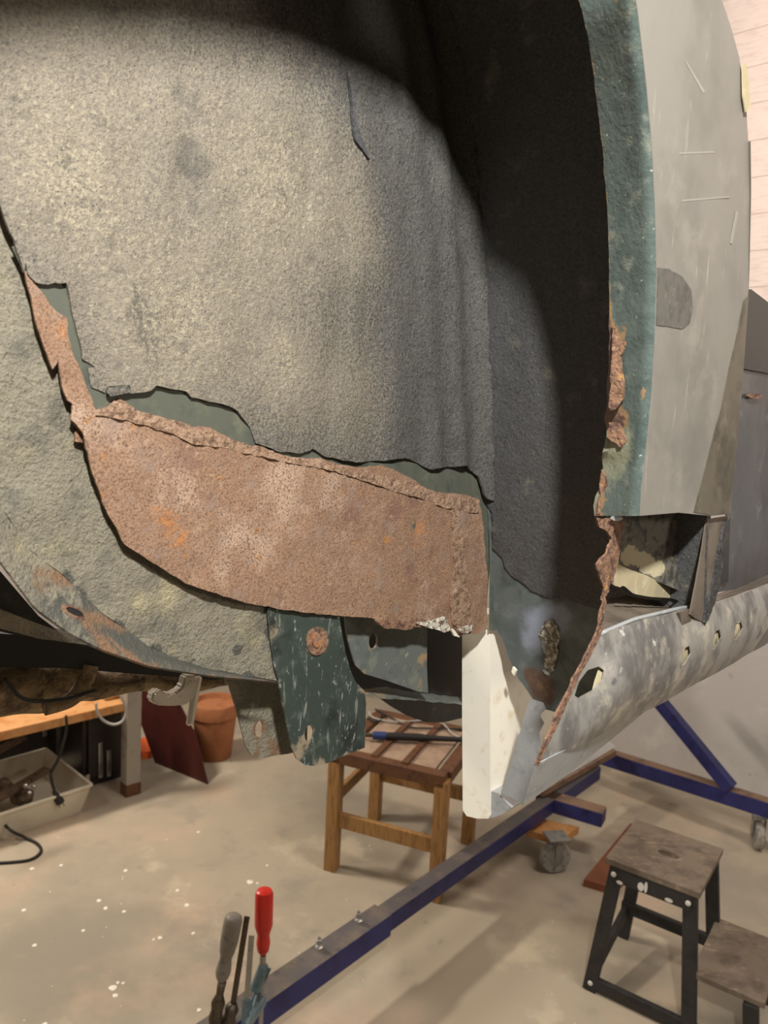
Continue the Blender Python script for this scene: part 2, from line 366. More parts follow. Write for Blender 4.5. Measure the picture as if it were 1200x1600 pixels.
def tube_data(pts, rad, seg=10, cap=True):
    pts = [Vector(p) for p in pts]; n = len(pts); V = []; Fc = []; u = None
    for i, p in enumerate(pts):
        d = (pts[min(n - 1, i + 1)] - pts[max(0, i - 1)]).normalized()
        if u is None: u = d.orthogonal().normalized()
        else: u = (u - d * u.dot(d)).normalized()
        v = d.cross(u); r = rad[i] if hasattr(rad, '__len__') else rad
        for k in range(seg): V.append(p + (u * cos(2 * pi * k / seg) + v * sin(2 * pi * k / seg)) * r)
    for i in range(n - 1):
        for k in range(seg):
            k2 = (k + 1) % seg; Fc.append((i * seg + k, i * seg + k2, (i + 1) * seg + k2, (i + 1) * seg + k))
    if cap: Fc.append(tuple(range(seg))[::-1]); Fc.append(tuple(range((n - 1) * seg, n * seg)))
    return V, Fc
def lathe_data(c, axis, prof, seg=28):
    """prof: (radius, height) along axis from c"""
    axis = Vector(axis).normalized(); return tube_lathe([Vector(c) + axis * h for r, h in prof], [max(r, 1e-4) for r, h in prof], axis, seg)
def tube_lathe(pts, rad, axis, seg):
    u = axis.orthogonal().normalized(); v = axis.cross(u); V = []; Fc = []
    for p, r in zip(pts, rad):
        for k in range(seg): V.append(p + (u * cos(2 * pi * k / seg) + v * sin(2 * pi * k / seg)) * r)
    n = len(pts)
    for i in range(n - 1):
        for k in range(seg):
            k2 = (k + 1) % seg; Fc.append((i * seg + k, i * seg + k2, (i + 1) * seg + k2, (i + 1) * seg + k))
    Fc.append(tuple(range(seg))[::-1]); Fc.append(tuple(range((n - 1) * seg, n * seg)))
    return V, Fc
def join(*ds):
    V = []; Fc = []
    for v, f in ds:
        k = len(V); V += list(v); Fc += [tuple(i + k for i in q) for q in f]
    return V, Fc
def prism_data(front, vec):
    front = [Vector(p) for p in front]; n = len(front); V = front + [p + vec for p in front]
    nr = Vector((0, 0, 0))
    for i in range(n): nr += front[i].cross(front[(i + 1) % n])
    Fc = [tuple(range(n)), tuple(range(2 * n - 1, n - 1, -1))] + [(i, i + n, (i + 1) % n + n, (i + 1) % n) for i in range(n)]
    if nr.dot(vec) > 0: Fc = [f[::-1] for f in Fc]
    return V, Fc
def ellipse(cx, cy, rx, ry, n=18, rot=0):
    return [(cx + rx * cos(2 * pi * i / n) * cos(rot) - ry * sin(2 * pi * i / n) * sin(rot), cy + rx * cos(2 * pi * i / n) * sin(rot) + ry * sin(2 * pi * i / n) * cos(rot)) for i in range(n)]

# ================================================================== the room
SWALL, WLEFT = 3.95, -4.02
def quad_box(name, p0, p1, p2, p3, vec, mat): return struct(mesh_obj(name, *prism_data([p0, p1, p2, p3], vec), mat))
quad_box('floor', C(-3, WLEFT, 0), C(SWALL, WLEFT, 0), C(SWALL, 3, 0), C(-3, 3, 0), Vector((0, 0, -.1)), m_floor)
wall_back = quad_box('wall_back', C(SWALL, WLEFT, 0), C(SWALL, 3, 0), C(SWALL, 3, 4.4), C(SWALL, WLEFT, 4.4), A * .12, m_wall)
quad_box('wall_left', C(-3, WLEFT, 0), C(SWALL, WLEFT, 0), C(SWALL, WLEFT, 4.4), C(-3, WLEFT, 4.4), -B * .12, m_wall)
quad_box('wall_right', C(-3, 3, 0), C(SWALL, 3, 0), C(SWALL, 3, 4.4), C(-3, 3, 4.4), B * .12, m_wall_dim)
quad_box('wall_front', C(-3, WLEFT, 0), C(-3, 3, 0), C(-3, 3, 4.4), C(-3, WLEFT, 4.4), -A * .12, m_wall_dim)
quad_box('ceiling', C(-3, WLEFT, 4.4), C(SWALL, WLEFT, 4.4), C(SWALL, 3, 4.4), C(-3, 3, 4.4), Vector((0, 0, .1)), m_wall_dim)
z = 2.0; i = 0
while z < 4.3:                                           # boarding on the upper wall, lapped
    q = prism_data([C(SWALL - .022, -2.9, z), C(SWALL - .022, 2.9, z), C(SWALL - .019, 2.9, z + .169), C(SWALL - .019, -2.9, z + .169)], A * .018)
    P('board', *q, m_board, wall_back); z += .17; i += 1

# ================================================================== the car
car = empty('car_body', C(.7, -.5, 1.3), 'stripped rusty car shell with an open wheel arch, raised on the blue dolly frame', 'car')
W0, WI = -.29, -.58
inner = P('inner_wheel_arch', *box_data(C(.5, WI - .012, 2.28), A * .3, B * .002, Z * .06), m_dark, car)
# --- crease between the inner wall and the wrapped panel of the arch
crease = [tuple(p) for p in spline([Vector((x, y, 0)) for x, y in sw([(766, 1200), (766, 1000), (764, 900), (760, 800), (757, 700), (754, 600), (750, 500), (745, 400), (738, 300), (728, 200), (712, 90), (690, 0), (655, -100), (600, -200), (500, -310), (350, -400), (150, -470), (-50, -500)], WI)], 4)]
crease = [(p[0], p[1]) for p in crease]
CL = [0]
for p, q in zip(crease, crease[1:]): CL.append(CL[-1] + sqrt((q[0] - p[0]) ** 2 + (q[1] - p[1]) ** 2))
def barrel(u, w):
    j = 0
    while j < len(CL) - 2 and CL[j + 1] < u: j += 1
    t = (u - CL[j]) / (CL[j + 1] - CL[j]); p, q = crease[j], crease[j + 1]
    return C(p[0] + (q[0] - p[0]) * t, w, p[1] + (q[1] - p[1]) * t)
def on_barrel(pts):
    out = []
    for x, y in pts:
        d = ray(x, y); ds, dw, dz = d.dot(A), d.dot(B), d.z; best = None
        for j in range(len(crease) - 1):
            (s1, z1), (s2, z2) = crease[j], crease[j + 1]
            # (t*ds, H + t*dz) = p + k*(q-p)
            a, b, c_, d_ = ds, -(s2 - s1), dz, -(z2 - z1); det = a * d_ - b * c_
            if abs(det) < 1e-12: continue
            e, f = s1, z1 - H
            t = (e * d_ - b * f) / det; k = (a * f - e * c_) / det
            if -1e-6 <= k <= 1 + 1e-6 and t > 0:
                best = (CL[j] + k * (CL[j + 1] - CL[j]), t * dw); break
        out.append(best if best else out[-1])
    return out
CA = np.array(crease)
def crease_dist(s, z):
    a = CA[:-1]; d = CA[1:] - a; p = np.array((s, z)) - a
    t = np.clip((p * d).sum(1) / (d * d).sum(1), 0, 1)
    return float(np.sqrt((((p - d * t[:, None])) ** 2).sum(1).min()))

# inner wall: underseal coat over green paint, rust where the coat is gone
cut_edge = [(-160, 40), (-60, 200), (-10, 300), (22, 372), (38, 425), (58, 510), (82, 578), (92, 562), (94, 585), (106, 625), (114, 632), (112, 655), (122, 668), (132, 682), (134, 700), (150, 755), (170, 805), (195, 851), (240, 880), (290, 911), (385, 943), (480, 958), (585, 967)]
bottom_edge = [(590, 976), (612, 981), (640, 979), (648, 972), (664, 974), (690, 985), (700, 988), (706, 978), (718, 992), (752, 990), (762, 982)]
seal_low = [(40, 410), (44, 428), (56, 440), (76, 446), (103, 441), (112, 480), (124, 530), (131, 560), (150, 572), (140, 576), (146, 606), (165, 612), (170, 603), (200, 601), (204, 612), (174, 618), (232, 612), (244, 603), (262, 606), (290, 612), (300, 622), (332, 628), (345, 630), (372, 642), (392, 668), (402, 692), (432, 705), (470, 709), (490, 701), (510, 714), (560, 722), (600, 720), (632, 715), (652, 722), (670, 733), (700, 730), (726, 727), (745, 745), (754, 778), (767, 784)]
up_crease = [(764, 760), (757, 700), (754, 600), (750, 500), (745, 400), (738, 300), (728, 200), (712, 90), (690, 0), (655, -100), (600, -200), (500, -310), (350, -400), (150, -470), (-50, -500)]
W3 = WI + .0035
dust0 = pxblob([(60, 120, 200, .55), (250, 120, 150, .32), (430, 200, 150, .35), (440, 330, 170, .6), (560, 370, 80, .42), (560, 250, 60, .25), (180, 420, 180, .4), (330, 520, 160, .45), (450, 600, 80, .4), (440, 540, 26, .3), (445, 580, 24, .25), (540, 600, 90, .35), (240, 580, 130, .35), (580, 650, 90, .25), (20, 300, 120, .2), (120, 300, 90, .3)], W3)
sb_ = sw([(655, 480), (600, 480)], W3); sb_t = sw([(590, 150), (655, 480)], W3)
def dustf(s, z):
    edge = sb_[0][0] - max(0, z - 1.95) * .55
    return .68 * dust0(s, z) + .34 / (1 + exp((s - edge + .03) / .018))
strk = pxblob([(285, 60, 40, .5), (290, 150, 45, .6), (300, 250, 45, .8), (315, 330, 40, .5), (150, 60, 30, .35), (170, 160, 28, .3), (360, 420, 40, .4), (380, 560, 60, .35), (640, 480, 60, .5)], W3)
def wall_disp(s, z):
    d = crease_dist(s, z)
    r = .006 * exp(-((d - .055) / .012) ** 2) + .003 * exp(-((d - .10) / .012) ** 2)
    r += .0035 * noise.noise(Vector((s * 26, z * 4, 3))) + .002 * noise.noise(Vector((s * 60, z * 25, 7)))
    r += .014 * max(0, 1 - d / .035) ** 2
    return r
wall_out = sw(cut_edge[:5] + seal_low + [(x + 7, y - 5) for x, y in up_crease], W3)
sheet('underseal_coat', wall_out, fw(W3), -B, m_under, inner, res=.009, step=.005, jag=.0012, thick=.003, disp=wall_disp,
      attrs={'dust': dustf, 'streak': strk}, label='beige dusty underseal coat with a peeling lower edge')
base_out = [(18, 385), (60, 470), (96, 560), (122, 660), (145, 720), (205, 845), (300, 905), (480, 950), (590, 962), (700, 972), (758, 975), (766, 880), (766, 700), (700, 680), (420, 600), (160, 540), (110, 380)]
sheet('green_paint_band', sw(base_out, WI), fw(WI), -B, m_green, inner, res=.02, thick=.0015, label='bare dark green paint band below the torn underseal')
rust_top = [(762, 975), (762, 900), (757, 850), (752, 800), (748, 780), (725, 772), (690, 770), (668, 764), (648, 750), (618, 735), (596, 727), (560, 731), (525, 724), (500, 716), (470, 716), (440, 712), (400, 700), (368, 689), (350, 680), (330, 668), (310, 667), (280, 672), (255, 660), (232, 650), (212, 640), (196, 628), (184, 622), (176, 634), (150, 640), (142, 620), (130, 590), (112, 545), (106, 520), (104, 498), (88, 488), (74, 468), (56, 446), (44, 425)]
W1 = WI + .0015
orf = pxblob([(255, 800, 36, .6), (280, 850, 40, .6), (190, 760, 22, .4), (660, 820, 30, .5), (640, 870, 50, .4), (645, 930, 18, .5), (470, 795, 20, .35), (110, 520, 30, .5), (90, 510, 20, .3)], W1)
rust_wall = sheet('rusted_panel', sw(cut_edge[4:] + bottom_edge + rust_top, W1), fw(W1), -B, m_rust, inner, res=.009, step=.004, jag=.0009, thick=.0022,
      disp=lambda s, z: .0018 * noise.noise(Vector((s * 45, z * 45, 1))) + .001 * noise.noise(Vector((s * 130, z * 130, 4))), attrs={'orange': orf}, label='bare brown rusted lower panel with a straight cut edge')
# swollen weld ridges, bright cut ends
sheet('rust_ridge', sw([(706, 800), (716, 790), (724, 850), (730, 900), (736, 940), (740, 978), (722, 986), (708, 975), (704, 940), (712, 890)], W1 + .003), fw(W1 + .003), -B, m_rustlip, inner, res=.005, step=.004, jag=.0012, thick=.004,
      disp=lambda s, z: .003 * noise.noise(Vector((s * 150, z * 110, 2))))
sheet('rust_lip', sw([(180, 624), (200, 634), (330, 676), (470, 718), (560, 738), (640, 752), (690, 775), (750, 782), (748, 802), (690, 792), (620, 768), (520, 736), (420, 716), (300, 690), (200, 655), (150, 650)], W1 + .0015), fw(W1 + .0015), -B, m_rustlip, inner, res=.007, step=.004, jag=.0016, thick=.002,
      disp=lambda s, z: .002 * noise.noise(Vector((s * 120, z * 150, 8))))
sheet('rust_scab', sw([(586, 970), (640, 971), (650, 966), (668, 970), (664, 980), (648, 980), (640, 984), (600, 982)], W1 + .002), fw(W1 + .002), -B, m_rust2, inner, res=.006, step=.004, jag=.001, thick=.003)
sheet('bright_cut_edge', sw([(650, 975), (662, 972), (676, 970), (688, 966), (698, 965), (702, 976), (704, 984), (694, 988), (684, 984), (672, 981), (660, 978)], W1 + .004), fw(W1 + .004), -B, m_chip, inner, res=.004, step=.0025, jag=.0014, thick=.003, label='bright chipped metal edge', disp=lambda s, z: .002 * noise.noise(Vector((s * 200, z * 200, 3))))
sheet('bright_cut_edge', sw([(717, 982), (726, 979), (737, 976), (738, 985), (730, 990), (719, 989)], W1 + .004), fw(W1 + .004), -B, m_chip, inner, res=.004, step=.0025, jag=.0008, thick=.003, disp=lambda s, z: .002 * noise.noise(Vector((s * 200, z * 200, 6))))
sheet('bright_cut_edge', sw([(704, 982), (709, 981), (716, 988), (722, 990), (718, 996), (710, 994)], W1 - .002), fw(W1 - .002), -B, m_white, inner, res=.004, step=.0025, jag=.0006, thick=.003)
sheet('rust_scab', sw([(114, 642), (126, 660), (134, 676), (132, 692), (117, 690), (118, 676), (124, 672), (112, 660)], WI - .004), fw(WI - .004), -B, m_rust2, inner, res=.006, step=.003, jag=.0006, thick=.002)

sheet('coat_crack', sw([(545, 108), (550, 122), (556, 150), (556, 180), (562, 205), (574, 232), (578, 250), (570, 238), (556, 218), (552, 196), (551, 160), (547, 130)], W3 + .004), fw(W3 + .004), -B, m_under_dark, inner, res=.006, step=.004, jag=.0008, thick=.003, label='lifted crack in the underseal')
sheet('coat_flake', sw([(168, 606), (184, 603), (200, 602), (205, 612), (186, 616), (174, 620), (168, 614)], W3 + .003), fw(W3 + .003), -B, m_under, inner, res=.006, step=.004, jag=.0006, thick=.002, attrs={'dust': lambda s, z: .5, 'streak': lambda s, z: 0.0}, label='curled flake of underseal')
# --- wrapped panel of the arch: bare steel below, dark underseal above
arch = P('wrapped_arch_panel', *box_data(C(.9, -.44, 1.9), A * .004, B * .1, Z * .1), m_dark, car)
seal2 = [(768, 786), (771, 800), (772, 855), (778, 862), (788, 870), (792, 884), (800, 898), (814, 907), (838, 924), (852, 931), (868, 934), (884, 931), (905, 942), (930, 950)]
u_seal = on_barrel(seal2); utop = CL[-1] - .002
bout = [(u_seal[0][0], WI + .001)] + u_seal[1:] + [(u_seal[-1][0], -.295), (utop, -.295), (utop, WI + .001)]
def bmap(off):
    def f(u, w):
        e = .004; p = barrel(u, w); d = (barrel(u + e, w) - barrel(max(0, u - e), w)).normalized()
        nrm = B.cross(d).normalized()
        if nrm.dot(A) > 0: nrm = -nrm
        return p + nrm * (off + .0025 * noise.noise(Vector((w * 50, u * 6, 2))) + .0015 * noise.noise(Vector((w * 90, u * 90, 4))))
    return f
sheet('dark_underseal_coat', bout, bmap(.003), A, m_under_dark, arch, res=.012, step=.006, jag=.0012, thick=.003, label='blackish underseal coat with a torn lower edge')
bl = on_barrel([(768, 760), (768, 985), (776, 984), (786, 1000), (794, 1025), (806, 1052), (820, 1075), (832, 1092), (846, 1106), (866, 1112), (900, 1120), (925, 1085), (955, 1030), (975, 955)])
bl = [(bl[0][0], WI + .002), (bl[1][0], WI + .002)] + bl[2:] + [(bl[-1][0], -.30), (bl[0][0], -.30)]
def bblob(cs):
    r = []
    for x, y, rad, val in cs:
        (u, w), (u2, w2) = on_barrel([(x, y), (x, y + rad)]); r.append((u, w, abs(u2 - u), val))
    return blob(r)
sheet('bare_steel_panel', bl, bmap(0), A, m_bareblue, arch, res=.008, step=.004, jag=.0006, thick=.0015, label='blued bare steel lower panel with a diagonal torn edge',
      attrs={'blue': bblob([(850, 975, 36, .8), (880, 960, 30, .6), (830, 1010, 30, .6), (815, 960, 24, .3)]), 'rust': bblob([(848, 1078, 30, 1.0), (826, 1050, 16, .5), (800, 955, 12, .6), (860, 1040, 16, .5)])})
wl = on_barrel([(x - 9, y) for x, y in [(862, 968), (874, 968), (882, 980), (884, 1000), (880, 1022), (876, 1046), (866, 1054), (858, 1046), (862, 1026), (856, 1008), (852, 990), (856, 976)]])
sheet('weld_bead', wl, bmap(.002), A, m_weld, arch, res=.003, step=.003, jag=.0018, thick=.003, disp=lambda u, w: .004 * noise.noise(Vector((u * 130, w * 130, 5))), label='lumpy silvery weld bead')
loft('folded_edge', [[hit(x, y, B, WI + .004) for x, y in [(764, 782), (765, 880), (764, 985)]], [hit(x, y, B, WI + .006) for x, y in [(769, 782), (770, 880), (770, 985)]]], m_green, arch, .002, A, 12)

# --- chassis rail with its flange, behind the inner wall
WR = WI - .009
rail = P('chassis_rail', *box_data(C(.3, WR - .05, 1.74), A * .02, B * .01, Z * .02), m_dark, car)
inl = [(-160, 560), (-60, 720), (0, 790), (50, 862), (100, 900), (160, 958), (230, 1008), (280, 1031), (330, 1046), (436, 1064)]
outl = [(-160, 660), (-60, 815), (0, 876), (55, 950), (110, 990), (160, 1015), (235, 1041), (330, 1056), (436, 1066)]
face = inl + [(446, 1000), (470, 940), (470, 900), (300, 860), (190, 800), (160, 640), (100, 420), (40, 200), (-160, 0)]
gf = pxblob([(440, 960, 26, .7), (430, 990, 24, .8), (372, 1015, 12, .9), (180, 980, 26, .8), (240, 1020, 22, .8), (110, 900, 18, .8), (130, 925, 16, .6), (300, 1038, 16, .7), (390, 1052, 16, .8), (0, 800, 30, .4), (60, 880, 20, .5)], WR)
rf = pxblob([(40, 830, 20, .3)], WR)
sheet('rail_face', sw(face, WR), fw(WR), -B, m_rail, rail, res=.009, step=.006, jag=.0004, thick=.003, attrs={'green': gf, 'rust': rf},
      disp=lambda s, z: .003 * noise.noise(Vector((s * 30, z * 30, 5))) + .002 * noise.noise(Vector((s * 90, z * 90, 6))), label='thick pale underseal on the curved chassis rail')
fl = loft('rail_flange', [[hit(x, y, B, WR) for x, y in inl], [hit((a[0] + b[0]) / 2, (a[1] + b[1]) / 2, B, WR + .010) for a, b in zip(inl, outl)], [hit(x, y, B, WR + .016) for x, y in outl]], m_rail, rail, .003, -B - Z, 60, True,
     {'green': lambda i, j: min(1, .25 + 1.2 * max(0, i - .25)) , 'rust': lambda i, j: .8 * exp(-((i - .42) / .05) ** 2) * (1 - .5 * j) + .75 * exp(-((i - .56) / .06) ** 2) + .55 * (i > .6) * j}, 4, 'rust stained lower flange')
q = sw(ellipse(116, 957, 17, 7, 20, .45), WR - .005  + .019)
sheet('flange_hole', sw(ellipse(114, 957, 20, 10, 20, .45), WR - .005  + .0175), fw(WR - .005  + .0175), -B, m_rust2, rail, res=0, step=.002, thick=.002, holes=[sw(ellipse(117, 956, 15, 5, 20, .42), WR - .005  + .0175)], label='rusty rim of an oval drain hole')
sheet('flange_hole_core', sw(ellipse(116, 956, 17, 6.5, 20, .42), WR - .005  + .0168), fw(WR - .005  + .0168), -B, m_rubber_shade, rail, res=0, step=.002, thick=.001)
# second chassis member at far left with a pale rim
sheet('inner_member', sw([(-120, 800), (0, 892), (60, 962), (110, 1000), (146, 1012), (60, 1000), (-120, 960)], -.72), fw(-.72), -B, m_dark, rail, res=.02, step=.01, thick=.003)
loft('inner_member_rim', [[hit(x, y, B, -.715) for x, y in [(-120, 920), (0, 952), (60, 975), (140, 1003)]], [hit(x, y, B, -.70) for x, y in [(-120, 950), (0, 982), (60, 998), (140, 1008)]]], m_rail, rail, .004, -B, 30, True, {'green': lambda i, j: 0.0, 'rust': lambda i, j: 0.0}, wob=.002)

# --- spring hanger brackets
WP = WR + .005
def hole_of(cx, cy, rx, ry, w, rot=0.12): return sw(ellipse(cx, cy, rx, ry, 20, rot), w)
def bracket(name, px, w, mat, holes, rust, label, thick=.0022, jag=.0002):
    return sheet(name, sw(px, w), fw(w), -B, mat, car, res=.010, step=.004, jag=jag, thick=thick, holes=[hole_of(*h, w) for h in holes], attrs={'rust': pxblob(rust, w)}, label=label)
front_b = bracket('bracket_plate', [(418, 950), (480, 940), (528, 940), (532, 975), (540, 1020), (548, 1048), (556, 1066), (570, 1080), (572, 1100), (570, 1168), (545, 1178), (512, 1192), (494, 1197), (478, 1196), (464, 1186), (456, 1168), (446, 1120), (436, 1066), (428, 1040), (422, 990)], WP, m_plate, [(483, 1146, 7, 13)],
        [(497, 1003, 26, 1.0), (483, 1146, 17, .7), (462, 1180, 24, .8), (500, 1195, 18, .8), (540, 1184, 16, .7), (570, 1140, 12, .7), (566, 1080, 14, .8), (444, 1100, 12, .6), (450, 1140, 10, .6), (430, 970, 24, .5), (425, 1000, 20, .5)], 'dark green scratched hanger plate with one bolt hole')
sheet('rusted_boss', sw(ellipse(496, 1002, 17, 22, 24), WP + .0015), fw(WP + .0015), -B, m_rust2, front_b, res=.005, step=.003, jag=.0006, thick=.002, disp=lambda s, z: .001 * noise.noise(Vector((s * 200, z * 200, 0))))
sheet('captive_nut', sw(ellipse(495, 1000, 6.5, 12, 20), WP + .003), fw(WP + .003), -B, m_rust, front_b, res=.005, step=.002, thick=.002, attrs={'orange': lambda s, z: .6})
left_b = bracket('bracket_plate', [(330, 1040), (440, 1040), (480, 1100), (480, 1170), (450, 1178), (432, 1180), (405, 1186), (394, 1182), (384, 1166), (370, 1110), (358, 1072), (350, 1058)], WR - .04, m_rail, [(405, 1139, 6, 13)],
        [(405, 1140, 20, .9), (430, 1170, 22, .8), (400, 1180, 12, .7)], 'mud coated rear hanger plate with one bolt hole')
right_b = bracket('bracket_plate', [(500, 950), (538, 950), (541, 985), (549, 1018), (556, 1040), (570, 1053), (600, 1062), (652, 1080), (669, 1083), (667, 1040), (668, 950)], WR - .016, m_plate2, [(583, 1002, 6.5, 12)],
        [(583, 1003, 16, .8), (545, 1000, 10, .7), (570, 1050, 16, .6), (660, 1030, 16, .9), (658, 1070, 14, .9), (660, 990, 14, .6)], 'grey hanger plate with a bolt hole in the shade of the rusted panel')
P('bracket_gap_shade', *prism_data([hit(x, y, B, WR - .10) for x, y in [(490, 930), (745, 930), (745, 1097), (655, 1088), (600, 1083), (566, 1082), (540, 1066), (490, 1060)]], -B * .004), m_rubber_shade, car)  # black sheet painting the shadow in the gap behind the plates
loft('lower_rail_flange', [[hit(x, y, B, WR - .06) for x, y in [(560, 1076), (600, 1074), (655, 1082), (735, 1092)]], [hit(x, y, B, WR - .03) for x, y in [(568, 1086), (600, 1088), (655, 1091), (735, 1099)]]], m_plate2, car, .003, -Z, 24, True, {'rust': lambda i, j: .6 * (1 - i)}, wob=.002)
sheet('hanging_tray', sw([(590, 1088), (740, 1096), (740, 1112), (722, 1122), (692, 1129), (664, 1128), (636, 1118), (612, 1104)], -.80), fw(-.80), -B, m_dark, car, res=.03, step=.01, thick=.004)

# --- muddy axle, strap, hook
ax = []
rad = []
for (x, y, r) in [(-140, 1062, 60), (-40, 1070, 50), (40, 1072, 42), (110, 1070, 34), (170, 1068, 24), (230, 1066, 17), (330, 1062, 13), (420, 1064, 11)]:
    p = hit(x, y, B, -.86); ax.append(p); rad.append(r * (p - CAM).dot(FW) / F)
axs = spline(ax, 8); rads = [v.x for v in spline([Vector((r, 0, 0)) for r in rad], 8)]
V, Fc = tube_data(axs, rads, 24)
V = [v + Vector((noise.noise(v * 22), noise.noise(v * 22 + Vector((9, 0, 0))), noise.noise(v * 22 + Vector((0, 9, 0))))) * .010 for v in V]
P('axle_tube', V, Fc, m_mud, car, smooth=True, label='mud caked axle tube')
P('axle_strap', *tube_data(spline([hit(x, y, B, -.80) for x, y in [(142, 1040), (134, 1062), (122, 1082), (104, 1096), (70, 1106)]], 6), .009, 8), m_mud, car, smooth=True)
P('brake_pipe', *tube_data(spline([hit(x, y, B, -.79) for x, y in [(8, 1060), (30, 1088), (60, 1096), (110, 1090), (150, 1078)]], 6), .0022, 6), m_rubber_shade, car, smooth=True)
P('axle_gap_shade', *prism_data([hit(x, y, B, -.80) for x, y in [(-160, 985), (0, 990), (150, 1000), (260, 1030), (440, 1050), (440, 1058), (330, 1062), (200, 1052), (100, 1044), (-160, 1040)]], -B * .05), m_rubber_shade, car)  # black filler standing in for the dark of the gap above the axle
hook_px = [(237, 1089), (242, 1081), (250, 1078), (258, 1082), (264, 1086), (276, 1082), (286, 1073), (290, 1056), (309, 1056), (308, 1074), (303, 1092), (292, 1102), (270, 1104), (246, 1103), (238, 1098)]
hv = [hit(x, y, B, -.66) for x, y in hook_px]
bm = bmesh.new(); f = bm.faces.new([bm.verts.new(p) for p in hv]); r = bmesh.ops.extrude_face_region(bm, geom=[f])
for v in r['geom']:
    if isinstance(v, bmesh.types.BMVert): v.co -= B * .012
bmesh.ops.bevel(bm, geom=bm.edges[:], offset=.002, segments=2, affect='EDGES'); bmesh.ops.recalc_face_normals(bm, faces=bm.faces[:]); bm.verts.index_update()
hook = P('tow_hook', [v.co.copy() for v in bm.verts], [[v.index for v in f.verts] for f in bm.faces], m_chrome, car, smooth=True, sharp=40, label='worn shiny hook'); bm.free()
P('hook_pin', *bar_data(hit(310, 1056, B, -.668), hit(296, 1134, B, -.664), .006, .010), m_chrome, hook)

# --- outer wing: skin, lip and its rust
RA, SA, ZA = .45, .20, 1.85
arch_arc = [(.552, 2.126), (.541, 2.155), (.518, 2.198), (.476, 2.24), (.428, 2.260), (.372, 2.268), (.30, 2.268), (.25, 2.26), (.19, 2.245), (.10, 2.21), (.0, 2.15), (-.10, 2.07), (-.20, 1.96)]
skin_l = [(1000, 806), (1003, 760), (1010, 700), (1018, 620), (1023, 540), (1026, 430), (1024, 330), (1019, 230), (1010, 130), (997, 20), (990, -20)]
skin_r = [(1142, 803), (1146, 750), (1153, 680), (1160, 600), (1166, 520), (1171, 430), (1174, 300), (1173, 220), (1168, 150), (1157, 90), (1142, 40), (1128, 0), (1100, -60)]
skin_sz = sw(skin_l, W0)
upper = arch_arc[1:]
skin_rz = sw(skin_r, W0)
outer_poly = skin_sz + [(s + .015, zz + .01) for s, zz in upper] + [(-.30, 1.98), (-.42, 1.98), (-.42, 2.62), (.45, 2.62), (.62, 2.45)] + skin_rz[::-1] + sw([(1110, 806), (1060, 801)], W0)
def skin_disp(s, z):
    r = 0
    if s > .70: r -= .30 * max(0, s - .70) ** 2 * max(0, (z - 1.95) / .2)
    return r
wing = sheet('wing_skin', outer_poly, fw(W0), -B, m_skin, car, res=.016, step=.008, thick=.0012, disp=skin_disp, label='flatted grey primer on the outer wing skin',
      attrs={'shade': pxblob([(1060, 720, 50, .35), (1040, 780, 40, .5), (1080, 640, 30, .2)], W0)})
lip_px = [(930, 806), (934, 780), (938, 755), (940, 735), (945, 722), (939, 708), (944, 690), (950, 676), (944, 660), (947, 630), (948, 600), (950, 560), (951, 520), (952, 480), (952, 430), (951, 370), (947, 300), (942, 240), (934, 165), (927, 110), (918, 55), (905, 0)]
WL = W0 - .048
lip_in = [C(s, WL, zz) for s, zz in sw(lip_px, WL)] + [C(s - .01, WL, zz - .008) for s, zz in upper] 
lip_out = [C(s, W0 - .0005, zz) for s, zz in skin_sz] + [C(s + .015, W0 - .0005, zz + .01) for s, zz in upper]
# resample both by height/arc so that they pair up
def pair(a, b, n):
    # the visible part pairs by image height, the rest by count
    return resample(a, n), resample(b, n)
li, lo = pair(lip_in, lip_out, 150)
ja = []
for k, p in enumerate(li):
    tz = (p.z - 1.72)
    amt = .0035 * exp(-((tz - .05) / .10) ** 2) + .0012
    ja.append(p + B * amt * (noise.noise(p * 120) + .6 * noise.noise(p * 330)))
mid1 = [a.lerp(b, .30) - A * .001 for a, b in zip(ja, lo)]; mid2 = [a.lerp(b, .62) - A * .0025 for a, b in zip(ja, lo)]; mid3 = [a.lerp(b, .86) - A * .0035 for a, b in zip(ja, lo)]
ht = lambda i: li[min(149, int(i * 149))].z
def g(x, c, r): return exp(-((x - c) / r) ** 2)
zz_of = lambda y: hit(950, y, B, WL).z
def lip_rust(i, j):
    h = ht(i); r = .0
    if li[min(149, int(i * 149))].dot(A) < .45: return 0.0
    e = max(0, 1 - j / .38)
    r += e * (.95 * g(h, zz_of(560), .035) + .9 * g(h, zz_of(610), .035) + .8 * g(h, zz_of(665), .03) + .55 * g(h, zz_of(760), .04) + .75 * g(h, zz_of(800), .03))
    r += max(0, 1 - j / .16) * .55
    r += .85 * g(h, zz_of(675), .014) * g(j, .35, .18) + .8 * g(h, zz_of(645), .008) * g(j, .75, .13) + .7 * g(h, zz_of(535), .006) * g(j, .4, .2) + .75 * g(h, zz_of(70), .012) * g(j, .62, .14) + .5 * g(h, zz_of(140), .006) * g(j, .65, .1)
    return r
def lip_pale(i, j):
    h = ht(i); return .75 * g(h, zz_of(740), .035) * (1 - .7 * j) + .6 * g(h, zz_of(700), .02) * g(j, .4, .3) + .5 * max(0, 1 - j / .12)
flange = loft('wheel_arch_lip', [ja, mid1, mid2, mid3, lo], m_flange, car, .0015, A, 150, True, {'rust': lip_rust, 'pale': lip_pale}, 5, 'dark green wheel arch lip, rusted through along its edge')
P('lip_bead', *tube_data([a + B * .0005 - A * .001 for a in resample([p.lerp(q, .9) for p, q in zip(ja, lo)], 90)], .0016, 6), m_flange, flange, smooth=True)
q = hit(975, 679, B, WL + .02)
